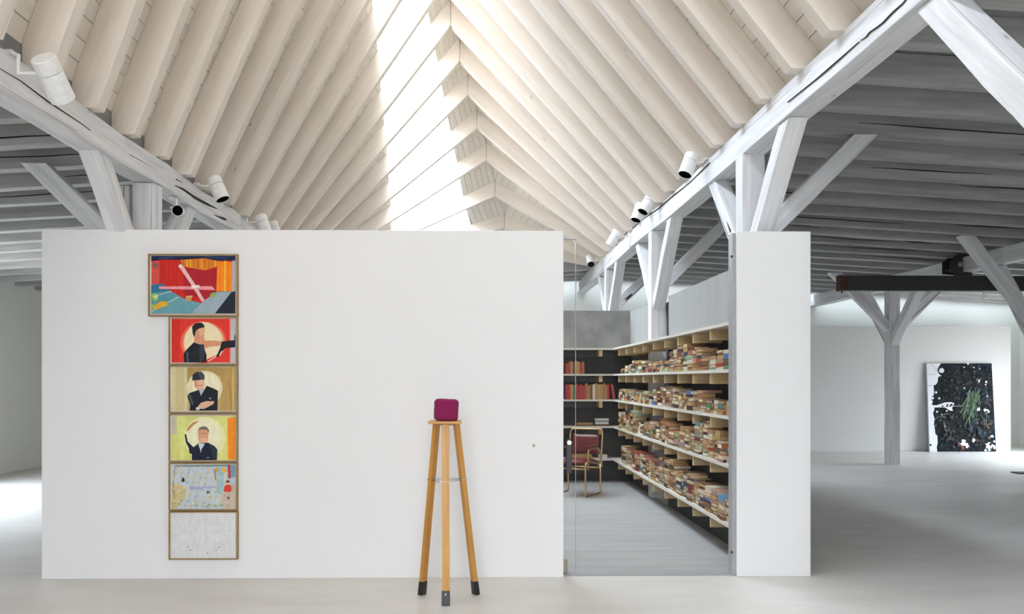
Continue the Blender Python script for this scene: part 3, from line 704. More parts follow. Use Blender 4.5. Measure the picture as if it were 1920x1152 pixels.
pal = ['tan'] * 7 + ['cream'] * 3 + ['brown'] * 6 + ['ochre'] * 4 + ['white'] * 1 + ['orange brown'] * 3 + ['dark brown'] * 2 + ['dark red'] * 2 + ['red', 'grey', 'pink', 'pale green', 'green', 'blue', 'navy', 'teal', 'black']
shelfname = ['lowest shelf', 'second shelf up', 'third shelf up', 'fourth shelf up']
special = {(0, 0): ['cream', 'ochre', 'ochre', 'cream', 'brown', 'tan'], (0, 1): ['dark red', 'brown', 'tan', 'cream', 'tan', 'light blue'], (0, 6): ['brown', 'dark brown', 'brown', 'dark red', 'dark red', 'navy', 'blue'],
           (1, 0): ['white', 'cream', 'brown', 'white'], (2, 0): ['ochre', 'ochre', 'teal'], (3, 1): ['cream', 'red', 'tan', 'ochre', 'navy'], (3, 6): None}
books = []
rb = random.Random(11)
for i in range(4):
    y = 6.66 if i != 3 else 6.70; si = 0; z = SZ[i] + .0015
    if i == 3:   # two upright tan books next to the glass
        for k in range(2):
            m_ = Matrix.Translation((2.03, y, z)) @ Matrix(((0, 0, 0, 0), (0, 0, 0, 0), (0, 0, 0, 0), (0, 0, 0, 1)))
            A = Matrix(((1, 0, 0, 0), (0, 0, 1, 0), (0, 1, 0, 0), (0, 0, 0, 1)))   # local z -> y, local y -> z
            books.append((y, Matrix.Translation((2.03, y, z)) @ A, (.16, .19 - .01 * k, .034), 'tan' if k else 'ochre', 'upright %s book beside the glass on the fourth shelf up' % ('tan' if k else 'ochre'), i))
            y += .037
    while y < 11.95:
        w = rb.uniform(.15, .23)
        px = 890 + 3200 / y
        if Y1 + BAY - .27 < y < Y1 + BAY + .2: pass
        h = hprof(i, 890 + 3200 / (y + w * .4)) * rb.uniform(.88, 1.08)
        if y + w > 12.0: break
        zz = z; k = 0; cols = special.get((i, si)); messy = rb.random() < .45
        front = 2.0 + rb.uniform(.0, .035)
        while zz - z < h - .012 and k < 15:
            t = rb.choice([.018, .022, .026, .03, .034, .04]) * 1.05
            if k == 0 and h < .06: t = min(t, h)
            wy = w * rb.uniform(.78, .99); dxx = rb.uniform(.12, .19)
            if 2.0 + dxx > 2.225 and Y1 + BAY - .25 < y < Y1 + BAY + .22: dxx = .18
            if Y1 + BAY - .25 < y < Y1 + BAY + .22: dxx = min(dxx, 2.228 - front - .02)
            colr = cols[k] if cols and k < len(cols) else rb.choice(pal)
            ang = rb.uniform(-.07, .07) * (1.3 if messy else .6); ox_ = front + rb.uniform(0, .018)
            fl_ = rb.random()
            T = Matrix.Translation((ox_ + dxx / 2, y + w / 2, zz)) @ Matrix.Rotation(ang, 4, 'Z')
            if fl_ < .5: M_ = T @ Matrix.Translation((-dxx / 2, -wy / 2, 0)); dm = (dxx, wy, t)
            elif fl_ < .75: M_ = T @ Matrix.Rotation(math.pi, 4, 'Z') @ Matrix.Translation((-dxx / 2, -wy / 2, 0)); dm = (dxx, wy, t)
            elif fl_ < .9: M_ = T @ Matrix.Rotation(math.pi / 2, 4, 'Z') @ Matrix.Translation((-wy / 2, -dxx / 2, 0)); dm = (wy, dxx, t)
            else: M_ = T @ Matrix.Rotation(-math.pi / 2, 4, 'Z') @ Matrix.Translation((-wy / 2, -dxx / 2, 0)); dm = (wy, dxx, t)
            lab = '%s book, %s %sin the %s stack from the glass, %s' % (colr, ORD[k], '' if k == 0 else 'up ', NTH[si], shelfname[i])
            if zz - z + t > .345: break
            books.append((y, M_, dm, colr, lab, i)); zz += t + .0008; k += 1
        y += w + rb.uniform(.004, .018); si += 1
books.sort(key=lambda q: q[0])
NB = 292
for y, m_, dm, colr, lab, i in books[:NB]:
    book(m_, dm, colr, lab, 'books lying in stacks on the ' + shelfname[i])
# the rest, farther down the shelves, as one mass
ms = list(CM.values()); ks = list(CM.keys()); v = []; f = []; mi = []
for y, m_, dm, colr, lab, i in books[NB:]:
    MM = m_ @ Matrix.Diagonal((*dm, 1))
    for k, (me, slot) in enumerate(((cover_mesh(colr), ks.index(colr)), (PME[0], len(ks) + random.randrange(3)))):
        n0 = len(v); v += [MM @ q.co for q in me.vertices]
        for p in me.polygons: f.append(tuple(n0 + a for a in p.vertices)); mi.append(slot)
o = mk('book_stacks', v, f, mats=ms + PAGE)
for p, s in zip(o.data.polygons, mi): p.material_index = s
tag(o, 'mass of small books stacked along the far half of the long shelves', 'books', kind='stuff')

# back wall books: upright rows and small piles
def upright(x, z, cols, lean_last=False, name='', zh=(.2, .24)):
    for k, c in enumerate(cols):
        t = rb.uniform(.026, .038); h = rb.uniform(*zh); dpt = .15
        # local x(spine->fore) -> +Y, local y(height) -> +Z, local z(thickness) -> +X
        A = Matrix(((0, 0, 1, 0), (1, 0, 0, 0), (0, 1, 0, 0), (0, 0, 0, 1)))
        m_ = Matrix.Translation((x, BYF + .015, z + .001))
        if lean_last and k == len(cols) - 1: m_ = Matrix.Translation((x + .012, BYF + .015, z + .001)) @ Matrix.Translation((t, 0, 0)) @ Matrix.Rotation(R(-10), 4, 'Y') @ Matrix.Translation((-t, 0, 0)) @ Matrix.Translation((.04, 0, .006))
        book(m_ @ A, (dpt, h, t), c, 'upright %s book, %s from the white wall, %s' % (c, NTH[k], name), 'upright books on the back shelves', 0)
        x += t + .0015
xb = at(1061, 740, BYF).x
upright(xb, SZ[2], ['crimson', 'red', 'ochre', 'green', 'red', 'crimson', 'red', 'red', 'orange brown', 'tan', 'brown', 'cream', 'tan', 'ochre', 'tan', 'orange brown', 'tan', 'red', 'red'], True, 'on the middle back shelf')
upright(at(1061, 690, BYF).x, SZ[3], ['red', 'red', 'tan', 'brown', 'ochre', 'tan', 'red', 'orange brown'], False, 'on the second highest back shelf', (.15, .185))
def pile(px0, px1, zi, cols, where):
    x0 = at(px0, 800, BYF).x; x1 = at(px1, 800, BYF).x; zz = SZ[zi] + .001
    for k, c in enumerate(cols):
        t = rb.uniform(.022, .032); w = (x1 - x0) * rb.uniform(.88, 1)
        m_ = Matrix.Translation(((x0 + x1) / 2, BYF + .09, zz)) @ Matrix.Rotation(math.pi / 2 + rb.uniform(-.04, .04), 4, 'Z') @ Matrix.Translation((-.075, -w / 2, 0))
        book(m_, (.15, w, t), c, '%s book, %s %sin the low pile %s' % (c, ORD[k], '' if k == 0 else 'up ', where), 'small piles on the back shelves', 0); zz += t + .001
pile(1082, 1113, 1, ['brown', 'tan'], 'on the back shelf above the chair')
pile(1116, 1142, 1, ['brown', 'white', 'grey', 'white'], 'beside the shelf corner above the chair')
pile(1124, 1139, 0, ['white', 'cream'], 'at the right of the chair back')
pile(1066, 1112, 0, ['ochre', 'ochre'], 'behind the chair on the lowest back shelf')

# ------------------------------------------------------------------ armchair
fr = Vector((1.40, 10.76, 0)); rr = Vector((1.655, 11.2, 0)); rl = Vector((1.255, 11.42, 0)); fwd = (fr - rr); fl_ = rl + fwd
ch = empty('tubular_armchair', (fr + rr + rl + fl_) / 4); tag(ch, 'copper tube armchair with dark red leather seat and back in the library', 'armchair')
up = Vector((0, 0, 1)); fu = fwd.normalized(); su = (rl - rr).normalized(); TR = .0125
for nm, fp, rp, sgn in (('right', fr, rr, -1), ('left', fl_, rl, 1)):
    b_ = MB(); z = TR
    loop = [rp + up * .39, rp + up * z, fp + up * z, fp + up * .43, fp - fu * .10 + up * .45, rp + fu * .05 + up * .40]
    b_.tube(fillet(loop, .045), TR, 10)
    b_.build('side_frame', M['brass'], ch, smooth=True)
    b_ = MB(); a0 = fp - fu * .09 + up * .345
    b_.tube(fillet([a0, a0 + up * .26, a0 + up * .27 - fu * .33 + up * .0, rp - fu * .03 + up * .50, rp + up * .36], .06), .011, 10)
    b_.build('arm_tube', M['brass'], ch, smooth=True)
    b_ = MB(); c = a0 + up * .283; t_ = -fu * .30
    b_.prism([c - su * .024 - up * .006, c + su * .024 - up * .006, c + su * .024 + t_ - up * .006, c - su * .024 + t_ - up * .006], up * .026)
    b_.build('armrest', M['leather'], ch, bevel=.008)
b_ = MB(); rk = -fu * .05
b_.tube(fillet([rr + up * .36, rr + up * .60 + rk, rr + up * .84 + rk * 1.6, rl + up * .84 + rk * 1.6, rl + up * .60 + rk, rl + up * .36], .06), TR, 10)
b_.build('back_frame', M['brass'], ch, smooth=True)
b_ = MB(); b_.tube([fr + up * .36 - fu * .02, fl_ + up * .36 - fu * .02], .011, 10); b_.tube([rr + up * .34, rl + up * .34], .011, 10); b_.build('cross_tube', M['brass'], ch, smooth=True)
def pad(c, eu, ev, nu, hw, hh, th, name, sag=0.0):
    k = 8; v = []; f = []
    for a in range(k + 1):
        for b2 in range(k + 1):
            u_ = -1 + 2 * a / k; w_ = -1 + 2 * b2 / k; e = (1 - abs(u_) ** 6) * (1 - abs(w_) ** 6)
            base = c + eu * hw * u_ + ev * hh * w_ - nu * sag * (1 - u_ * u_)
            v.append(base + nu * th * (.35 + .65 * e))
    n0 = len(v)
    for a in range(k + 1):
        for b2 in range(k + 1):
            u_ = -1 + 2 * a / k; w_ = -1 + 2 * b2 / k
            v.append(c + eu * hw * u_ + ev * hh * w_ - nu * sag * (1 - u_ * u_) - nu * th * .2)
    g = lambda a, b2, o_=0: o_ + a * (k + 1) + b2
    for a in range(k):
        for b2 in range(k):
            f.append((g(a, b2), g(a + 1, b2), g(a + 1, b2 + 1), g(a, b2 + 1))); f.append((g(a, b2, n0), g(a, b2 + 1, n0), g(a + 1, b2 + 1, n0), g(a + 1, b2, n0)))
    for a in range(k):
        f += [(g(a, 0), g(a, 0, n0), g(a + 1, 0, n0), g(a + 1, 0)), (g(a, k), g(a + 1, k), g(a + 1, k, n0), g(a, k, n0)), (g(0, a), g(0, a + 1), g(0, a + 1, n0), g(0, a, n0)), (g(k, a), g(k, a, n0), g(k, a + 1, n0), g(k, a + 1))]
    return mk(name, v, f, M['leather'], ch, smooth=False)
seatc = (fr + rr + rl + fl_) / 4 + up * .425 + fu * .01
pad(seatc, su, fu, up, .185, .225, .05, 'seat')
bn = (fu * .97 + up * .2).normalized(); bv = (up - bn * bn.z).normalized()
pad((rr + rl) / 2 + up * .645 + rk * 1.05 + fu * .006, su, bv, bn, .185, .125, .028, 'backrest', .015)

# ------------------------------------------------------------------ tripod stand and felt cube
tc_ = Vector(at(835, 795, 5.84)); tcx = tc_.x; tz = 1.20
tp = empty('tripod_stand', (tcx, 5.84, 0)); tag(tp, 'tall three-legged golden wooden stand with black feet before the white wall', 'stand')
b_ = MB(); hw = .113; b_.prism([(tcx - hw, 5.75, tz), (tcx + hw, 5.75, tz), (tcx + hw * .93, 5.93, tz), (tcx - hw * .93, 5.93, tz)], (0, 0, .018)); b_.build('top_board', M['oak'], tp, bevel=.002)
b_ = MB(); b_.box((tcx - .06, 5.80, tz - .012), (tcx + .06, 5.89, tz)); b_.build('mount_block', M['frame'], tp)
feet = []
for (px0, px1, py, Yf, pt, Yt) in ((829, 843, 1135, 5.67, 833.5, 5.79), (784, 798.5, 1116, 5.95, 818, 5.87), (885, 899.5, 1115, 5.955, 856, 5.87)):
    ft = at((px0 + px1) / 2, py, Yf); ft.z = 0.0; tt = at(pt, 800, Yt); tt.z = tz - .002
    ax = (tt - ft).normalized(); out = Vector((ft.x - tcx, ft.y - 5.84, 0)).normalized(); yv = Vector((-out.y, out.x, 0))
    if Yf < 5.8: out = Vector((0, -1, 0)); yv = Vector((1, 0, 0))
    g = MB()
    w0, w1, t0 = .025, .0235, .016
    lo = ft + ax * .03; hi = tt
    q = lambda c, w, t: [c - yv * w - out * t, c + yv * w - out * t, c + yv * w + out * t, c - yv * w + out * t]
    g.add(q(lo, w0, t0) + q(hi, w1, t0), BF)
    z_ = ax; x_ = z_; y_ = yv; zz_ = x_.cross(y_)
    mt = Matrix((x_, y_, zz_)).transposed().to_4x4(); mt.translation = lo
    lg = g.build('leg', M['oak'], tp, mt, bevel=.002)
    s_ = MB(); s_.add(q(ft + Vector((0, 0, .001)), .027, .02) + q(ft + ax * .098, .0268, .0185), BF); sh = tag(s_.build('foot_cap', M['rubber'], lg, bevel=.004), 'black foot cap')
    e_ = ft + ax * .075 + out * .019
    s_ = MB(); s_.tube([e_, e_ + out * .005], .006, 10)
    s_.build('screw', M['chrome'], lg)
    feet.append((ft, tt, out, yv))
zc_ = at(835, 901, 5.84).z
wp = []
for ft, tt, out, yv in feet:
    k = (zc_ - ft.z) / (tt.z - ft.z); wp.append((ft.lerp(tt, k), out, yv))
b_ = MB(); c_ = Vector((tcx, 5.85, zc_))
for p, out, yv in wp:
    b_.tube([p + yv * .031 + out * .02, p - yv * .031 + out * .02, p - yv * .031 - out * .02, p + yv * .031 - out * .02], .0022, 6, closed=True)
for (p, o1, _), (q_, o2, _) in ((wp[0], wp[1]), (wp[1], wp[2]), (wp[2], wp[0])):
    b_.tube([p, (p + q_) / 2 + Vector((0, 0, -.006)), q_], .0022, 6)
    b_.tube([p + Vector((0, 0, .008)), (p + q_) / 2 + Vector((0, 0, .009)), q_ + Vector((0, 0, .004))], .0018, 6)
hk = wp[1][0].lerp(wp[0][0], .45)
b_.tube([hk + Vector((math.cos(a) * .012, 0, math.sin(a) * .014)) for a in [i * math.pi / 5 for i in range(10)]], .0022, 6, closed=True)
b_.build('wire_tie', M['chrome'], tp)
bm = bmesh.new(); bmesh.ops.create_cube(bm, size=1); bmesh.ops.subdivide_edges(bm, edges=bm.edges, cuts=14, use_grid_fill=True)
rnd = random.Random(3); import mathutils
for vv in bm.verts:
    p = vv.co * 2; n_ = (abs(p.x) ** 7 + abs(p.y) ** 7 + abs(p.z) ** 7) ** (1 / 7); p = p / n_
    nz = mathutils.noise.noise(p * 2.3) * .035 + mathutils.noise.noise(p * 6) * .02
    vv.co = p * (1 + nz) * .5
me = bpy.data.meshes.new('felt_cube'); bm.to_mesh(me); bm.free(); me.materials.append(M['magenta'])
for p in me.polygons: p.use_smooth = True
fc = bpy.data.objects.new('felt_cube', me); COL.objects.link(fc); fc.scale = (.158, .15, .147); fc.location = (at(836.5, 772, 5.84).x, 5.84, tz + .018 + .075); fc.rotation_euler = (0, R(2), R(8))
tag(fc, 'small magenta rounded cube resting on top of the tall wooden stand', 'sculpture')
# wooden peg in the wall
pc = at(1001, 836, WY); b_ = MB(); b_.tube([pc + Vector((0, .001, 0)), pc + Vector((0, -.006, 0)), pc + Vector((0, -.008, 0))], [.011, .0105, .006], 12)
pg_ = b_.build('wall_plug', M['frame']); tag(pg_, 'tiny brown plug in the white wall right of the stand', 'wall plug')
b_ = MB(); b_.tube([pc + Vector((0, -.007, 0)), pc + Vector((0, -.012, 0))], .004, 8); b_.build('pin', M['chrome'], pg_)
# low black foot of an unidentified thing at the right edge of the floor
fy = 13.5; a = at(1903, 889, fy); b_ = MB(); b_.box((a.x, fy - .12, 0), (a.x + .55, fy + .12, .016)); fb = b_.build('floor_plate', M['black'], bevel=.004); tag(fb, 'flat black metal foot lying on the floor at the far right', 'floor lamp')
b_ = MB(); b_.tube([(a.x + .4, fy, .016), (a.x + .4, fy, 1.3)], .012, 10); b_.build('pole', M['black'], fb)

# ------------------------------------------------------------------ paintings
def paintmat():
    m, nt, b = newmat('oil_paint'); at_ = N(nt, 'ShaderNodeAttribute'); at_.attribute_name = 'paint'
    tc = N(nt, 'ShaderNodeTexCoord'); mp = N(nt, 'ShaderNodeMapping'); mp.inputs['Scale'].default_value = (14, 14, 7); nt.links.new(tc.outputs['Object'], mp.inputs[0])
    n1 = N(nt, 'ShaderNodeTexNoise'); n1.inputs['Scale'].default_value = 2.5; n1.inputs['Detail'].default_value = 5; nt.links.new(mp.outputs[0], n1.inputs[0])
    r = ramp(nt, n1.outputs[0], [(.3, (.90, .90, .90)), (.7, (1.06, 1.06, 1.06))])
    c = mixc(nt, 1.0, at_.outputs['Color'], r.outputs[0], 'MULTIPLY'); nt.links.new(c, b.inputs['Base Color']); b.inputs['Roughness'].default_value = .6; b.inputs['Specular IOR Level'].default_value = .25
    return m
M['paint'] = paintmat()
def srgb(c): return tuple(((x / 255) / 12.92 if x <= 10 else (((x / 255) + .055) / 1.055) ** 2.4) for x in c)
class Paint:
    """flat patches of paint on a canvas, each layer a hair above the last"""
    def __init__(s, fn, out): s.fn = fn; s.out = out; s.v = []; s.f = []; s.c = []; s.k = 0
    def poly(s, pts, col):
        s.k += 1; n = len(s.v); d = s.out * (.00022 * s.k)
        s.v += [s.fn(x, y) + d for x, y in pts]; s.f.append(tuple(range(n, n + len(pts)))); s.c.append(srgb(col))
    def rect(s, x0, y0, x1, y1, col): s.poly([(x0, y0), (x1, y0), (x1, y1), (x0, y1)], col)
    def disc(s, x, y, r, col, ry=None, n=36): ry = ry or r; s.poly([(x + r * math.cos(2 * math.pi * i / n), y + ry * math.sin(2 * math.pi * i / n)) for i in range(n)], col)
    def blob(s, x, y, r, col, seed=0, n=14, amp=.35, ry=None):
        q = random.Random(seed); ry = ry or r; s.poly([(x + r * (1 + q.uniform(-amp, amp)) * math.cos(2 * math.pi * i / n), y + ry * (1 + q.uniform(-amp, amp)) * math.sin(2 * math.pi * i / n)) for i in range(n)], col)
    def line(s, pts, w, col):
        for (x0, y0), (x1, y1) in zip(pts, pts[1:]):
            L = math.hypot(x1 - x0, y1 - y0) or 1; nx, ny = -(y1 - y0) / L * w / 2, (x1 - x0) / L * w / 2
            s.poly([(x0 + nx, y0 + ny), (x1 + nx, y1 + ny), (x1 - nx, y1 - ny), (x0 - nx, y0 - ny)], col); s.k -= 1
        s.k += 1
    def build(s, name, parent, mat=None):
        me = bpy.data.meshes.new(name); me.from_pydata([tuple(q) for q in s.v], [], s.f); me.materials.append(mat or M['paint'])
        ca_ = me.color_attributes.new('paint', 'FLOAT_COLOR', 'CORNER'); i = 0
        for p, c in zip(me.polygons, s.c):
            for li in p.loop_indices: ca_.data[li].color = (*c, 1)
        o = bpy.data.objects.new(name, me); COL.objects.link(o)
        if parent: adopt(o, parent)
        return o
PY = WY - .030
def framed(x0, y0, x1, y1, label):
    a = at(x0, y1, PY); c = at(x1, y0, PY); a.y = c.y = 0
    root = empty('framed_painting', (a.x, WY, a.z)); tag(root, label, 'painting', 'stacked column of framed paintings on the white wall')
    t = .009; g = MB(); yb = WY - .001; yf = WY - .042
    g.box((a.x, yf, a.z), (c.x, yb, a.z + t)); g.box((a.x, yf, c.z - t), (c.x, yb, c.z)); g.box((a.x, yf, a.z + t), (a.x + t, yb, c.z - t)); g.box((c.x - t, yf, a.z + t), (c.x, yb, c.z - t))
    g.build('frame', M['frame'], root)
    g = MB(); g.box((a.x + t, PY + .004, a.z + t), (c.x - t, yb, c.z - t)); g.build('mount', M['mount'], root)
    return root
OUTV = Vector((0, -1, 0))
def pf(cx0, cy0): return lambda x, y: at(cx0 + x / 3.84, cy0 + y / 3.84, PY)
f7 = pf(260, 460); f8 = pf(260, 760)
# 1
r1 = framed(278.5, 477, 446, 593.3, 'wide red and orange stage painting at the top of the painting column'); P = Paint(f7, OUTV)
P.rect(92, 78, 697, 492, (204, 36, 26)); P.rect(92, 112, 150, 290, (214, 78, 72)); P.rect(150, 112, 175, 290, (196, 34, 30))
for x in range(190, 300, 28): P.line([(x, 112), (x, 290)], 5, (186, 26, 26))
P.poly([(300, 105), (480, 92), (568, 112), (568, 160), (478, 182), (325, 158)], (224, 128, 28))
for x in (322, 348, 372, 398, 425, 452, 478, 505, 530, 552): P.line([(x, 98), (x + 4, 168)], 6, (180, 96, 30) if x % 4 else (240, 190, 60))
P.poly([(325, 155), (478, 182), (568, 155), (568, 335), (500, 385), (330, 360)], (172, 24, 38))
P.poly([(568, 116), (676, 120), (676, 335), (560, 332)], (245, 134, 14)); P.line([(624, 102), (622, 335)], 12, (246, 186, 54)); P.line([(590, 118), (588, 333)], 4, (224, 110, 16)); P.line([(650, 118), (648, 333)], 4, (228, 116, 16))
P.rect(676, 112, 697, 335, (168, 182, 196))
P.poly([(92, 78), (697, 78), (697, 112), (560, 112), (480, 94), (300, 106), (190, 102), (92, 116)], (24, 34, 70)); P.line([(150, 96), (260, 86)], 8, (50, 78, 130)); P.line([(480, 84), (640, 96)], 6, (46, 70, 120))
P.poly([(92, 290), (172, 280), (232, 332), (330, 386), (452, 418), (560, 336), (697, 332), (697, 492), (92, 492)], (104, 158, 166))
P.poly([(92, 288), (172, 276), (230, 326), (140, 345), (92, 362)], (50, 112, 146)); P.poly([(92, 345), (200, 330), (290, 372), (250, 400), (92, 420)], (84, 146, 158))
P.line([(92, 480), (290, 372)], 6, (196, 220, 222)); P.line([(110, 370), (240, 332)], 5, (190, 214, 220))
P.poly([(380, 492), (470, 402), (562, 338), (668, 340), (552, 492)], (156, 174, 182)); P.poly([(697, 332), (697, 492), (552, 492), (668, 340)], (28, 34, 46))
P.poly([(150, 298), (530, 296), (554, 324), (150, 316)], (236, 150, 158)); P.poly([(288, 150), (318, 142), (420, 300), (478, 398), (456, 408), (390, 300)], (238, 186, 186))
P.line([(382, 300), (440, 298)], 20, (248, 226, 222)); P.disc(124, 148, 19, (132, 92, 92)); P.disc(304, 152, 14, (240, 206, 200))
P.blob(118, 375, 30, (128, 180, 110), 1, ry=34); P.blob(125, 372, 16, (206, 214, 150), 2); P.poly([(108, 450), (150, 408), (205, 404), (216, 436), (160, 452), (118, 470)], (222, 170, 44)); P.blob(106, 440, 14, (150, 190, 90), 3, ry=20)
P.poly([(338, 382), (360, 370), (388, 374), (382, 404), (344, 404)], (196, 150, 84)); P.poly([(518, 352), (545, 340), (562, 352), (530, 382), (516, 380)], (146, 180, 90)); P.line([(345, 372), (392, 368)], 8, (228, 196, 150))
P.build('canvas', r1)
# 2
r2 = framed(316.8, 594.6, 445.5, 684.3, 'red painting of a dark haired figure in black vest before a pale disc'); P = Paint(f7, OUTV)
P.rect(237, 530, 697, 845, (220, 52, 40)); P.poly([(237, 530), (300, 530), (290, 845), (237, 845)], (208, 40, 30)); P.disc(466, 700, 165, (238, 104, 78), 152); P.disc(470, 704, 150, (240, 168, 130), 142); P.disc(466, 696, 138, (240, 222, 180), 142)
P.poly([(440, 845), (630, 760), (630, 845)], (222, 56, 42)); P.rect(662, 530, 697, 845, (196, 194, 204)); P.rect(655, 530, 664, 845, (226, 130, 120))
P.poly([(400, 655), (402, 610), (420, 590), (470, 590), (478, 620), (470, 660), (478, 688), (540, 686), (600, 694), (600, 724), (520, 730), (480, 745), (470, 720), (400, 700)], (214, 150, 112)); P.poly([(430, 600), (476, 596), (474, 640), (440, 660)], (226, 170, 132))
P.poly([(388, 630), (386, 586), (410, 562), (455, 558), (474, 578), (474, 592), (450, 596), (425, 606), (412, 620), (404, 660), (396, 655)], (30, 34, 42))
P.poly([(328, 845), (326, 780), (350, 748), (398, 700), (440, 714), (470, 716), (478, 760), (490, 790), (488, 845)], (28, 30, 38)); P.line([(350, 770), (356, 842)], 14, (74, 84, 96)); P.poly([(440, 720), (468, 722), (478, 790), (455, 845), (440, 845)], (52, 58, 68))
P.poly([(600, 694), (690, 684), (690, 650), (697, 646), (697, 735), (625, 742), (600, 765), (582, 800), (556, 810), (586, 745)], (26, 28, 36)); P.line([(600, 765), (585, 795)], 10, (236, 206, 186))
P.line([(500, 838), (560, 800)], 8, (244, 200, 190)); P.build('canvas', r2)
# 3
r3 = framed(316.8, 685.6, 445.5, 774.8, 'tan painting of a man in black jacket with folded hands before a pale disc'); P = Paint(f7, OUTV)
P.rect(237, 880, 697, 1192, (196, 172, 116)); P.rect(237, 880, 350, 1192, (216, 204, 160)); P.rect(268, 880, 330, 1192, (206, 190, 138)); P.rect(590, 880, 697, 1192, (184, 150, 88)); P.line([(680, 880), (680, 1192)], 8, (216, 190, 130)); P.line([(672, 1190), (650, 960)], 6, (150, 116, 60))
P.poly([(350, 880), (600, 880), (620, 940), (420, 930), (350, 1000)], (172, 142, 80)); P.disc(476, 1030, 128, (232, 220, 180), 126); P.disc(485, 1020, 100, (240, 230, 196), 98)
P.poly([(398, 975), (472, 968), (476, 1010), (462, 1044), (436, 1056), (405, 1020)], (226, 176, 148)); P.poly([(398, 975), (420, 972), (425, 1030), (405, 1020)], (214, 146, 120)); P.line([(420, 1010), (462, 1008)], 5, (188, 110, 84))
P.poly([(386, 975), (388, 935), (420, 912), (455, 912), (476, 938), (476, 968), (430, 972)], (34, 38, 48)); P.poly([(425, 912), (455, 912), (476, 938), (476, 966), (445, 968)], (66, 70, 78))
P.poly([(352, 1090), (368, 1064), (436, 1042), (452, 1080), (490, 1012), (540, 1032), (572, 1048), (568, 1192), (368, 1192), (372, 1150)], (28, 30, 38)); P.poly([(436, 1048), (470, 1032), (466, 1056), (450, 1084)], (176, 200, 214)); P.line([(368, 1080), (392, 1150)], 16, (70, 84, 90)); P.disc(516, 1104, 6, (190, 196, 196))
P.poly([(428, 1160), (450, 1136), (486, 1124), (545, 1124), (540, 1144), (500, 1166), (470, 1180), (440, 1178)], (224, 176, 146)); P.poly([(412, 1172), (440, 1160), (440, 1186), (418, 1188)], (220, 228, 232)); P.build('canvas', r3)
# 4
r4 = framed(316.8, 776.2, 445.5, 866.8, 'yellow green painting of a grey haired man raising a curved arm'); P = Paint(f8, OUTV)
P.rect(237, 80, 697, 397, (214, 214, 122)); P.rect(237, 80, 272, 210, (196, 190, 176)); P.poly([(272, 80), (340, 80), (330, 397), (300, 397)], (222, 224, 138)); P.rect(560, 80, 640, 397, (222, 222, 134))
P.disc(476, 236, 148, (236, 232, 176), 152); P.disc(470, 230, 120, (240, 236, 196), 124); P.poly([(638, 96), (697, 84), (697, 392), (640, 390)], (238, 140, 34)); P.line([(638, 100), (640, 390)], 8, (240, 200, 90))
P.poly([(428, 190), (440, 168), (495, 168), (506, 195), (498, 250), (490, 280), (440, 280), (430, 240)], (216, 158, 122)); P.poly([(445, 240), (492, 240), (488, 282), (446, 284)], (228, 182, 146)); P.line([(438, 205), (498, 203)], 5, (178, 112, 84))
P.poly([(426, 192), (436, 164), (460, 152), (490, 156), (508, 180), (506, 200), (492, 178), (440, 178)], (112, 106, 92))
P.poly([(384, 397), (384, 352), (366, 346), (362, 310), (340, 268), (332, 212), (342, 208), (354, 262), (396, 304), (428, 278), (500, 270), (548, 296), (568, 322), (564, 397)], (24, 30, 48)); P.poly([(430, 284), (444, 276), (478, 280), (452, 320), (450, 345), (440, 310)], (206, 222, 226))
P.poly([(500, 275), (548, 298), (566, 325), (562, 395), (540, 395), (520, 320)], (44, 50, 66)); P.rect(488, 374, 510, 382, (120, 126, 130))
P.poly([(344, 188), (356, 158), (388, 126), (430, 112), (424, 124), (390, 150), (358, 184)], (192, 140, 80)); P.build('canvas', r4)
# 5
r5 = framed(316.8, 868, 445.5, 957.8, 'pale blue patterned painting with a small red figure at its right'); P = Paint(f8, OUTV)
P.rect(237, 430, 697, 750, (196, 206, 214)); q = random.Random(5)
P.poly([(240, 560), (350, 590), (330, 690), (260, 750), (237, 750)], (206, 190, 140)); P.poly([(590, 640), (697, 560), (697, 750), (600, 750)], (206, 186, 168)); P.rect(562, 450, 612, 640, (160, 196, 204)); P.rect(640, 430, 697, 520, (132, 156, 176))
P.line([(262, 440), (640, 436)], 10, (110, 136, 136)); P.line([(262, 440), (250, 560), (262, 720)], 4, (120, 110, 84))
for a in range(9):
    for c in range(9):
        x = 270 + a * 47 + c * -8 + q.uniform(-5, 5); y = 458 + c * 33 + q.uniform(-5, 5)
        if 240 < x < 690: P.poly([(x - 10, y + 8), (x + 4, y - 12), (x + 14, y - 8), (x, y + 12)], q.choice([(216, 196, 130), (206, 186, 116), (222, 206, 150), (166, 180, 170)])); P.k -= 1
P.k += 1
for a in range(26): P.blob(q.uniform(245, 690), q.uniform(440, 745), q.uniform(4, 9), q.choice([(160, 168, 190), (214, 220, 226), (176, 150, 140), (226, 214, 180), (150, 170, 168)]), a)
P.line([(370, 596), (470, 600)], 22, (168, 174, 204)); P.line([(470, 592), (560, 588)], 12, (176, 182, 206)); P.blob(322, 540, 11, (50, 44, 44), 61, ry=14); P.blob(500, 626, 10, (80, 106, 90), 62)
P.line([(652, 430), (656, 528)], 16, (190, 44, 44)); P.blob(618, 470, 16, (222, 176, 66), 63); P.blob(560, 468, 15, (206, 160, 60), 64); P.line([(548, 460), (558, 540)], 6, (140, 84, 70))
P.poly([(614, 622), (620, 585), (640, 570), (664, 576), (672, 600), (664, 624)], (212, 60, 44)); P.disc(646, 562, 12, (226, 180, 150)); P.poly([(628, 556), (640, 538), (658, 546), (656, 558)], (110, 70, 44)); P.blob(648, 668, 10, (90, 90, 84), 65)
for a in range(10): P.blob(250 + a * 44, 715 + q.uniform(-8, 12), 12, q.choice([(150, 170, 140), (190, 180, 120), (170, 180, 200)]), 80 + a, ry=6)
P.build('canvas', r5)
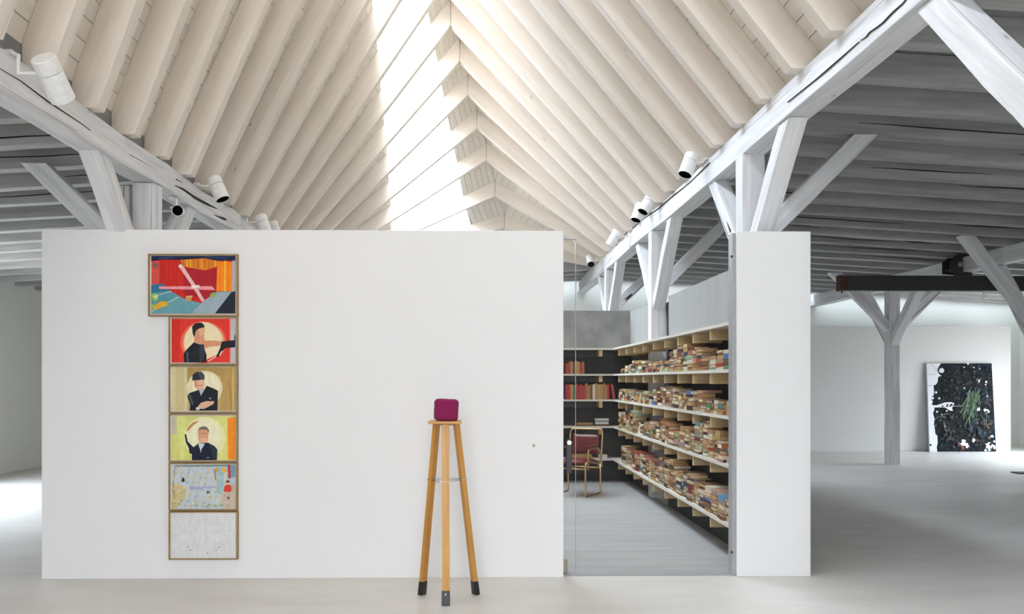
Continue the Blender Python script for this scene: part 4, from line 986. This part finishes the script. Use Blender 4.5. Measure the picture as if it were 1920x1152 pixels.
# 6
r6 = framed(316.8, 959.2, 446, 1050, 'blank white painting with faint pencil marks at the bottom of the column'); P = Paint(f8, OUTV)
P.rect(237, 775, 700, 1104, (222, 222, 222))
for a in range(34): P.blob(q.uniform(250, 690), q.uniform(790, 1090), q.uniform(1.5, 4), q.choice([(196, 196, 190), (204, 200, 188), (186, 186, 184)]), a)
P.line([(330, 905), (470, 900), (600, 912)], 2, (206, 206, 206)); P.line([(604, 860), (600, 940)], 2, (206, 206, 206))
for x, y in ((356, 1022), (374, 1042), (560, 1044), (584, 1022), (494, 1066), (474, 822)): P.blob(x, y, 6, (176, 168, 120) if y > 900 else (190, 190, 190), x)
P.build('canvas', r6)

# large dark painting leaning on the far wall
BY, TY = 17.50, 17.66
bl = at(1743, 850, BY); br_ = at(1868, 850, BY); tl = at(1737, 681.5, TY); tr = at(1859.5, 681.5, TY)
for p in (bl, br_): p.z = .003
nrm = (br_ - bl).cross(tl - bl).normalized(); nrm = nrm if nrm.y < 0 else -nrm
bd = MB(); bd.prism([bl, br_, tr, tl], -nrm * .035)
big = bd.build('leaning_painting', plain('canvas_edge', (.60, .60, .62), rough=.7)); tag(big, 'large dark painting with white blotches leaning on the far right wall', 'painting')
def f9(x, y):
    """x,y in the zoom's pixels of the painting: left edge 94..125, right edge 765..815, y 118..1045"""
    v_ = (1045 - y) / 927; u_ = (x - (125 - 31 * v_)) / ((815 - 50 * v_) - (125 - 31 * v_))
    return (bl.lerp(br_, u_)).lerp(tl.lerp(tr, u_), v_)
mdark, nt, bb_ = newmat('dark_undergrowth_paint')
tcx_ = N(nt, 'ShaderNodeTexCoord'); v1 = N(nt, 'ShaderNodeTexNoise'); v1.inputs['Scale'].default_value = 9; v1.inputs['Detail'].default_value = 9; v1.inputs['Roughness'].default_value = .75; v1.inputs['Distortion'].default_value = 1.6; nt.links.new(tcx_.outputs['Object'], v1.inputs[0])
v2 = N(nt, 'ShaderNodeTexNoise'); v2.inputs['Scale'].default_value = 2.2; v2.inputs['Detail'].default_value = 3; nt.links.new(tcx_.outputs['Object'], v2.inputs[0])
ra = ramp(nt, v1.outputs[0], [(.36, (.005, .006, .007)), (.52, (.014, .017, .02)), (.68, (.05, .055, .062))]); rc_ = ramp(nt, v2.outputs[0], [(.35, (.9, .75, .65)), (.5, (1, 1, 1)), (.65, (.55, .95, 1.15))])
cc = mixc(nt, 1.0, ra.outputs[0], rc_.outputs[0], 'MULTIPLY'); nt.links.new(cc, bb_.inputs['Base Color']); bb_.inputs['Roughness'].default_value = .8; bb_.inputs['Specular IOR Level'].default_value = .1
P = Paint(f9, nrm); P.k = 1; P.poly([(95, 119), (764, 119), (814, 1044), (126, 1044)], (10, 10, 10)); 
base = P.build('painted_ground', big, mdark)
P = Paint(f9, nrm); P.k = 4; WHT = (214, 216, 220)
P.poly([(96, 120), (245, 120), (222, 150), (205, 190), (225, 235), (250, 250), (215, 262), (208, 320), (188, 345), (165, 352), (172, 420), (168, 455), (145, 470), (142, 500), (160, 520), (150, 545), (165, 580), (178, 600), (160, 640), (176, 700), (170, 760), (178, 800), (185, 860), (205, 880), (208, 960), (198, 1000), (205, 1044), (127, 1044), (112, 580)], WHT)
P.disc(250, 195, 26, WHT); P.disc(192, 425, 12, WHT); P.disc(226, 488, 11, WHT); P.disc(202, 628, 10, WHT); P.disc(155, 485, 14, WHT)
P.poly([(150, 560), (200, 560), (285, 530), (350, 528), (380, 540), (370, 560), (356, 590), (366, 618), (340, 618), (310, 600), (285, 585), (220, 582), (160, 585)], WHT); P.disc(311, 553, 9, (20, 22, 24)); P.disc(350, 556, 13, (20, 22, 24)); P.line([(370, 570), (480, 566)], 7, (170, 172, 170))
P.line([(100, 352), (150, 354)], 4, (90, 94, 96)); P.line([(98, 240), (190, 230)], 3, (130, 134, 138)); P.line([(130, 120), (190, 180), (210, 230)], 3, (120, 124, 128)); P.disc(135, 975, 11, (16, 18, 20))
for a, (x, y, r_) in enumerate([(625, 300, 22), (708, 318, 12), (482, 380, 8), (480, 160, 6), (580, 162, 8), (628, 466, 8), (718, 468, 8), (628, 604, 16), (715, 618, 26), (578, 925, 20), (470, 960, 34), (512, 980, 24), (745, 985, 40), (790, 1000, 20), (770, 885, 14), (705, 1030, 14), (790, 940, 12), (640, 178, 6), (250, 660, 8), (300, 620, 8), (700, 345, 8), (520, 122, 10)]):
    P.blob(x, y, r_, (224, 226, 228), a + 3, amp=.5)
P.disc(612, 312, 16, (18, 20, 22)); P.disc(714, 630, 13, (18, 20, 22)); P.blob(752, 968, 16, (22, 30, 32), 40); P.blob(775, 1012, 12, (22, 30, 32), 41)
q = random.Random(9)
for a in range(46):
    x = q.uniform(520, 640); y = q.uniform(380, 470); P.line([(x, y), (x - q.uniform(-10, 60), y + q.uniform(60, 140)), (x - q.uniform(0, 110), y + q.uniform(150, 310))], q.uniform(3, 8), q.choice([(58, 88, 54), (84, 112, 68), (40, 66, 50), (98, 116, 84), (48, 76, 70)]))
for a in range(14):
    x = q.uniform(600, 740); y = q.uniform(420, 700); P.line([(x, y), (x + q.uniform(-60, 60), y + q.uniform(30, 90))], 3, (110, 128, 116))
for a in range(9):
    x = q.uniform(175, 300); y = q.uniform(640, 780); P.line([(x, y), (x + q.uniform(-50, 70), y + q.uniform(-20, 70))], 4, (140, 146, 140))
for a, (x, y, r_, c) in enumerate([(525, 330, 34, (92, 58, 40)), (735, 760, 40, (116, 72, 50)), (375, 490, 20, (82, 58, 46)), (420, 965, 22, (150, 72, 32)), (460, 1005, 20, (190, 104, 40)), (615, 925, 14, (160, 90, 50)), (345, 690, 24, (78, 96, 52)), (735, 890, 30, (130, 104, 84)), (340, 890, 60, (62, 48, 40)), (540, 800, 50, (58, 72, 88)), (620, 830, 50, (36, 66, 78)), (740, 510, 18, (92, 56, 56)), (480, 210, 20, (52, 44, 56))]):
    for e in range(9): P.blob(x + q.gauss(0, .5) * r_, y + q.gauss(0, .5) * r_, r_ * q.uniform(.15, .38), tuple(int(ch_ * q.uniform(.45, 1)) for ch_ in c), a * 10 + e, amp=.6); P.k -= .8
for a in range(160):
    P.blob(q.uniform(225, 770), q.uniform(130, 1035), q.uniform(4, 13), q.choice([(44, 50, 56), (30, 44, 50), (58, 52, 54), (20, 24, 26), (50, 60, 52), (66, 66, 74)]), a + 100, amp=.6)
    P.k -= .8
P.build('painted_motifs', big)['kind'] = 'stuff'
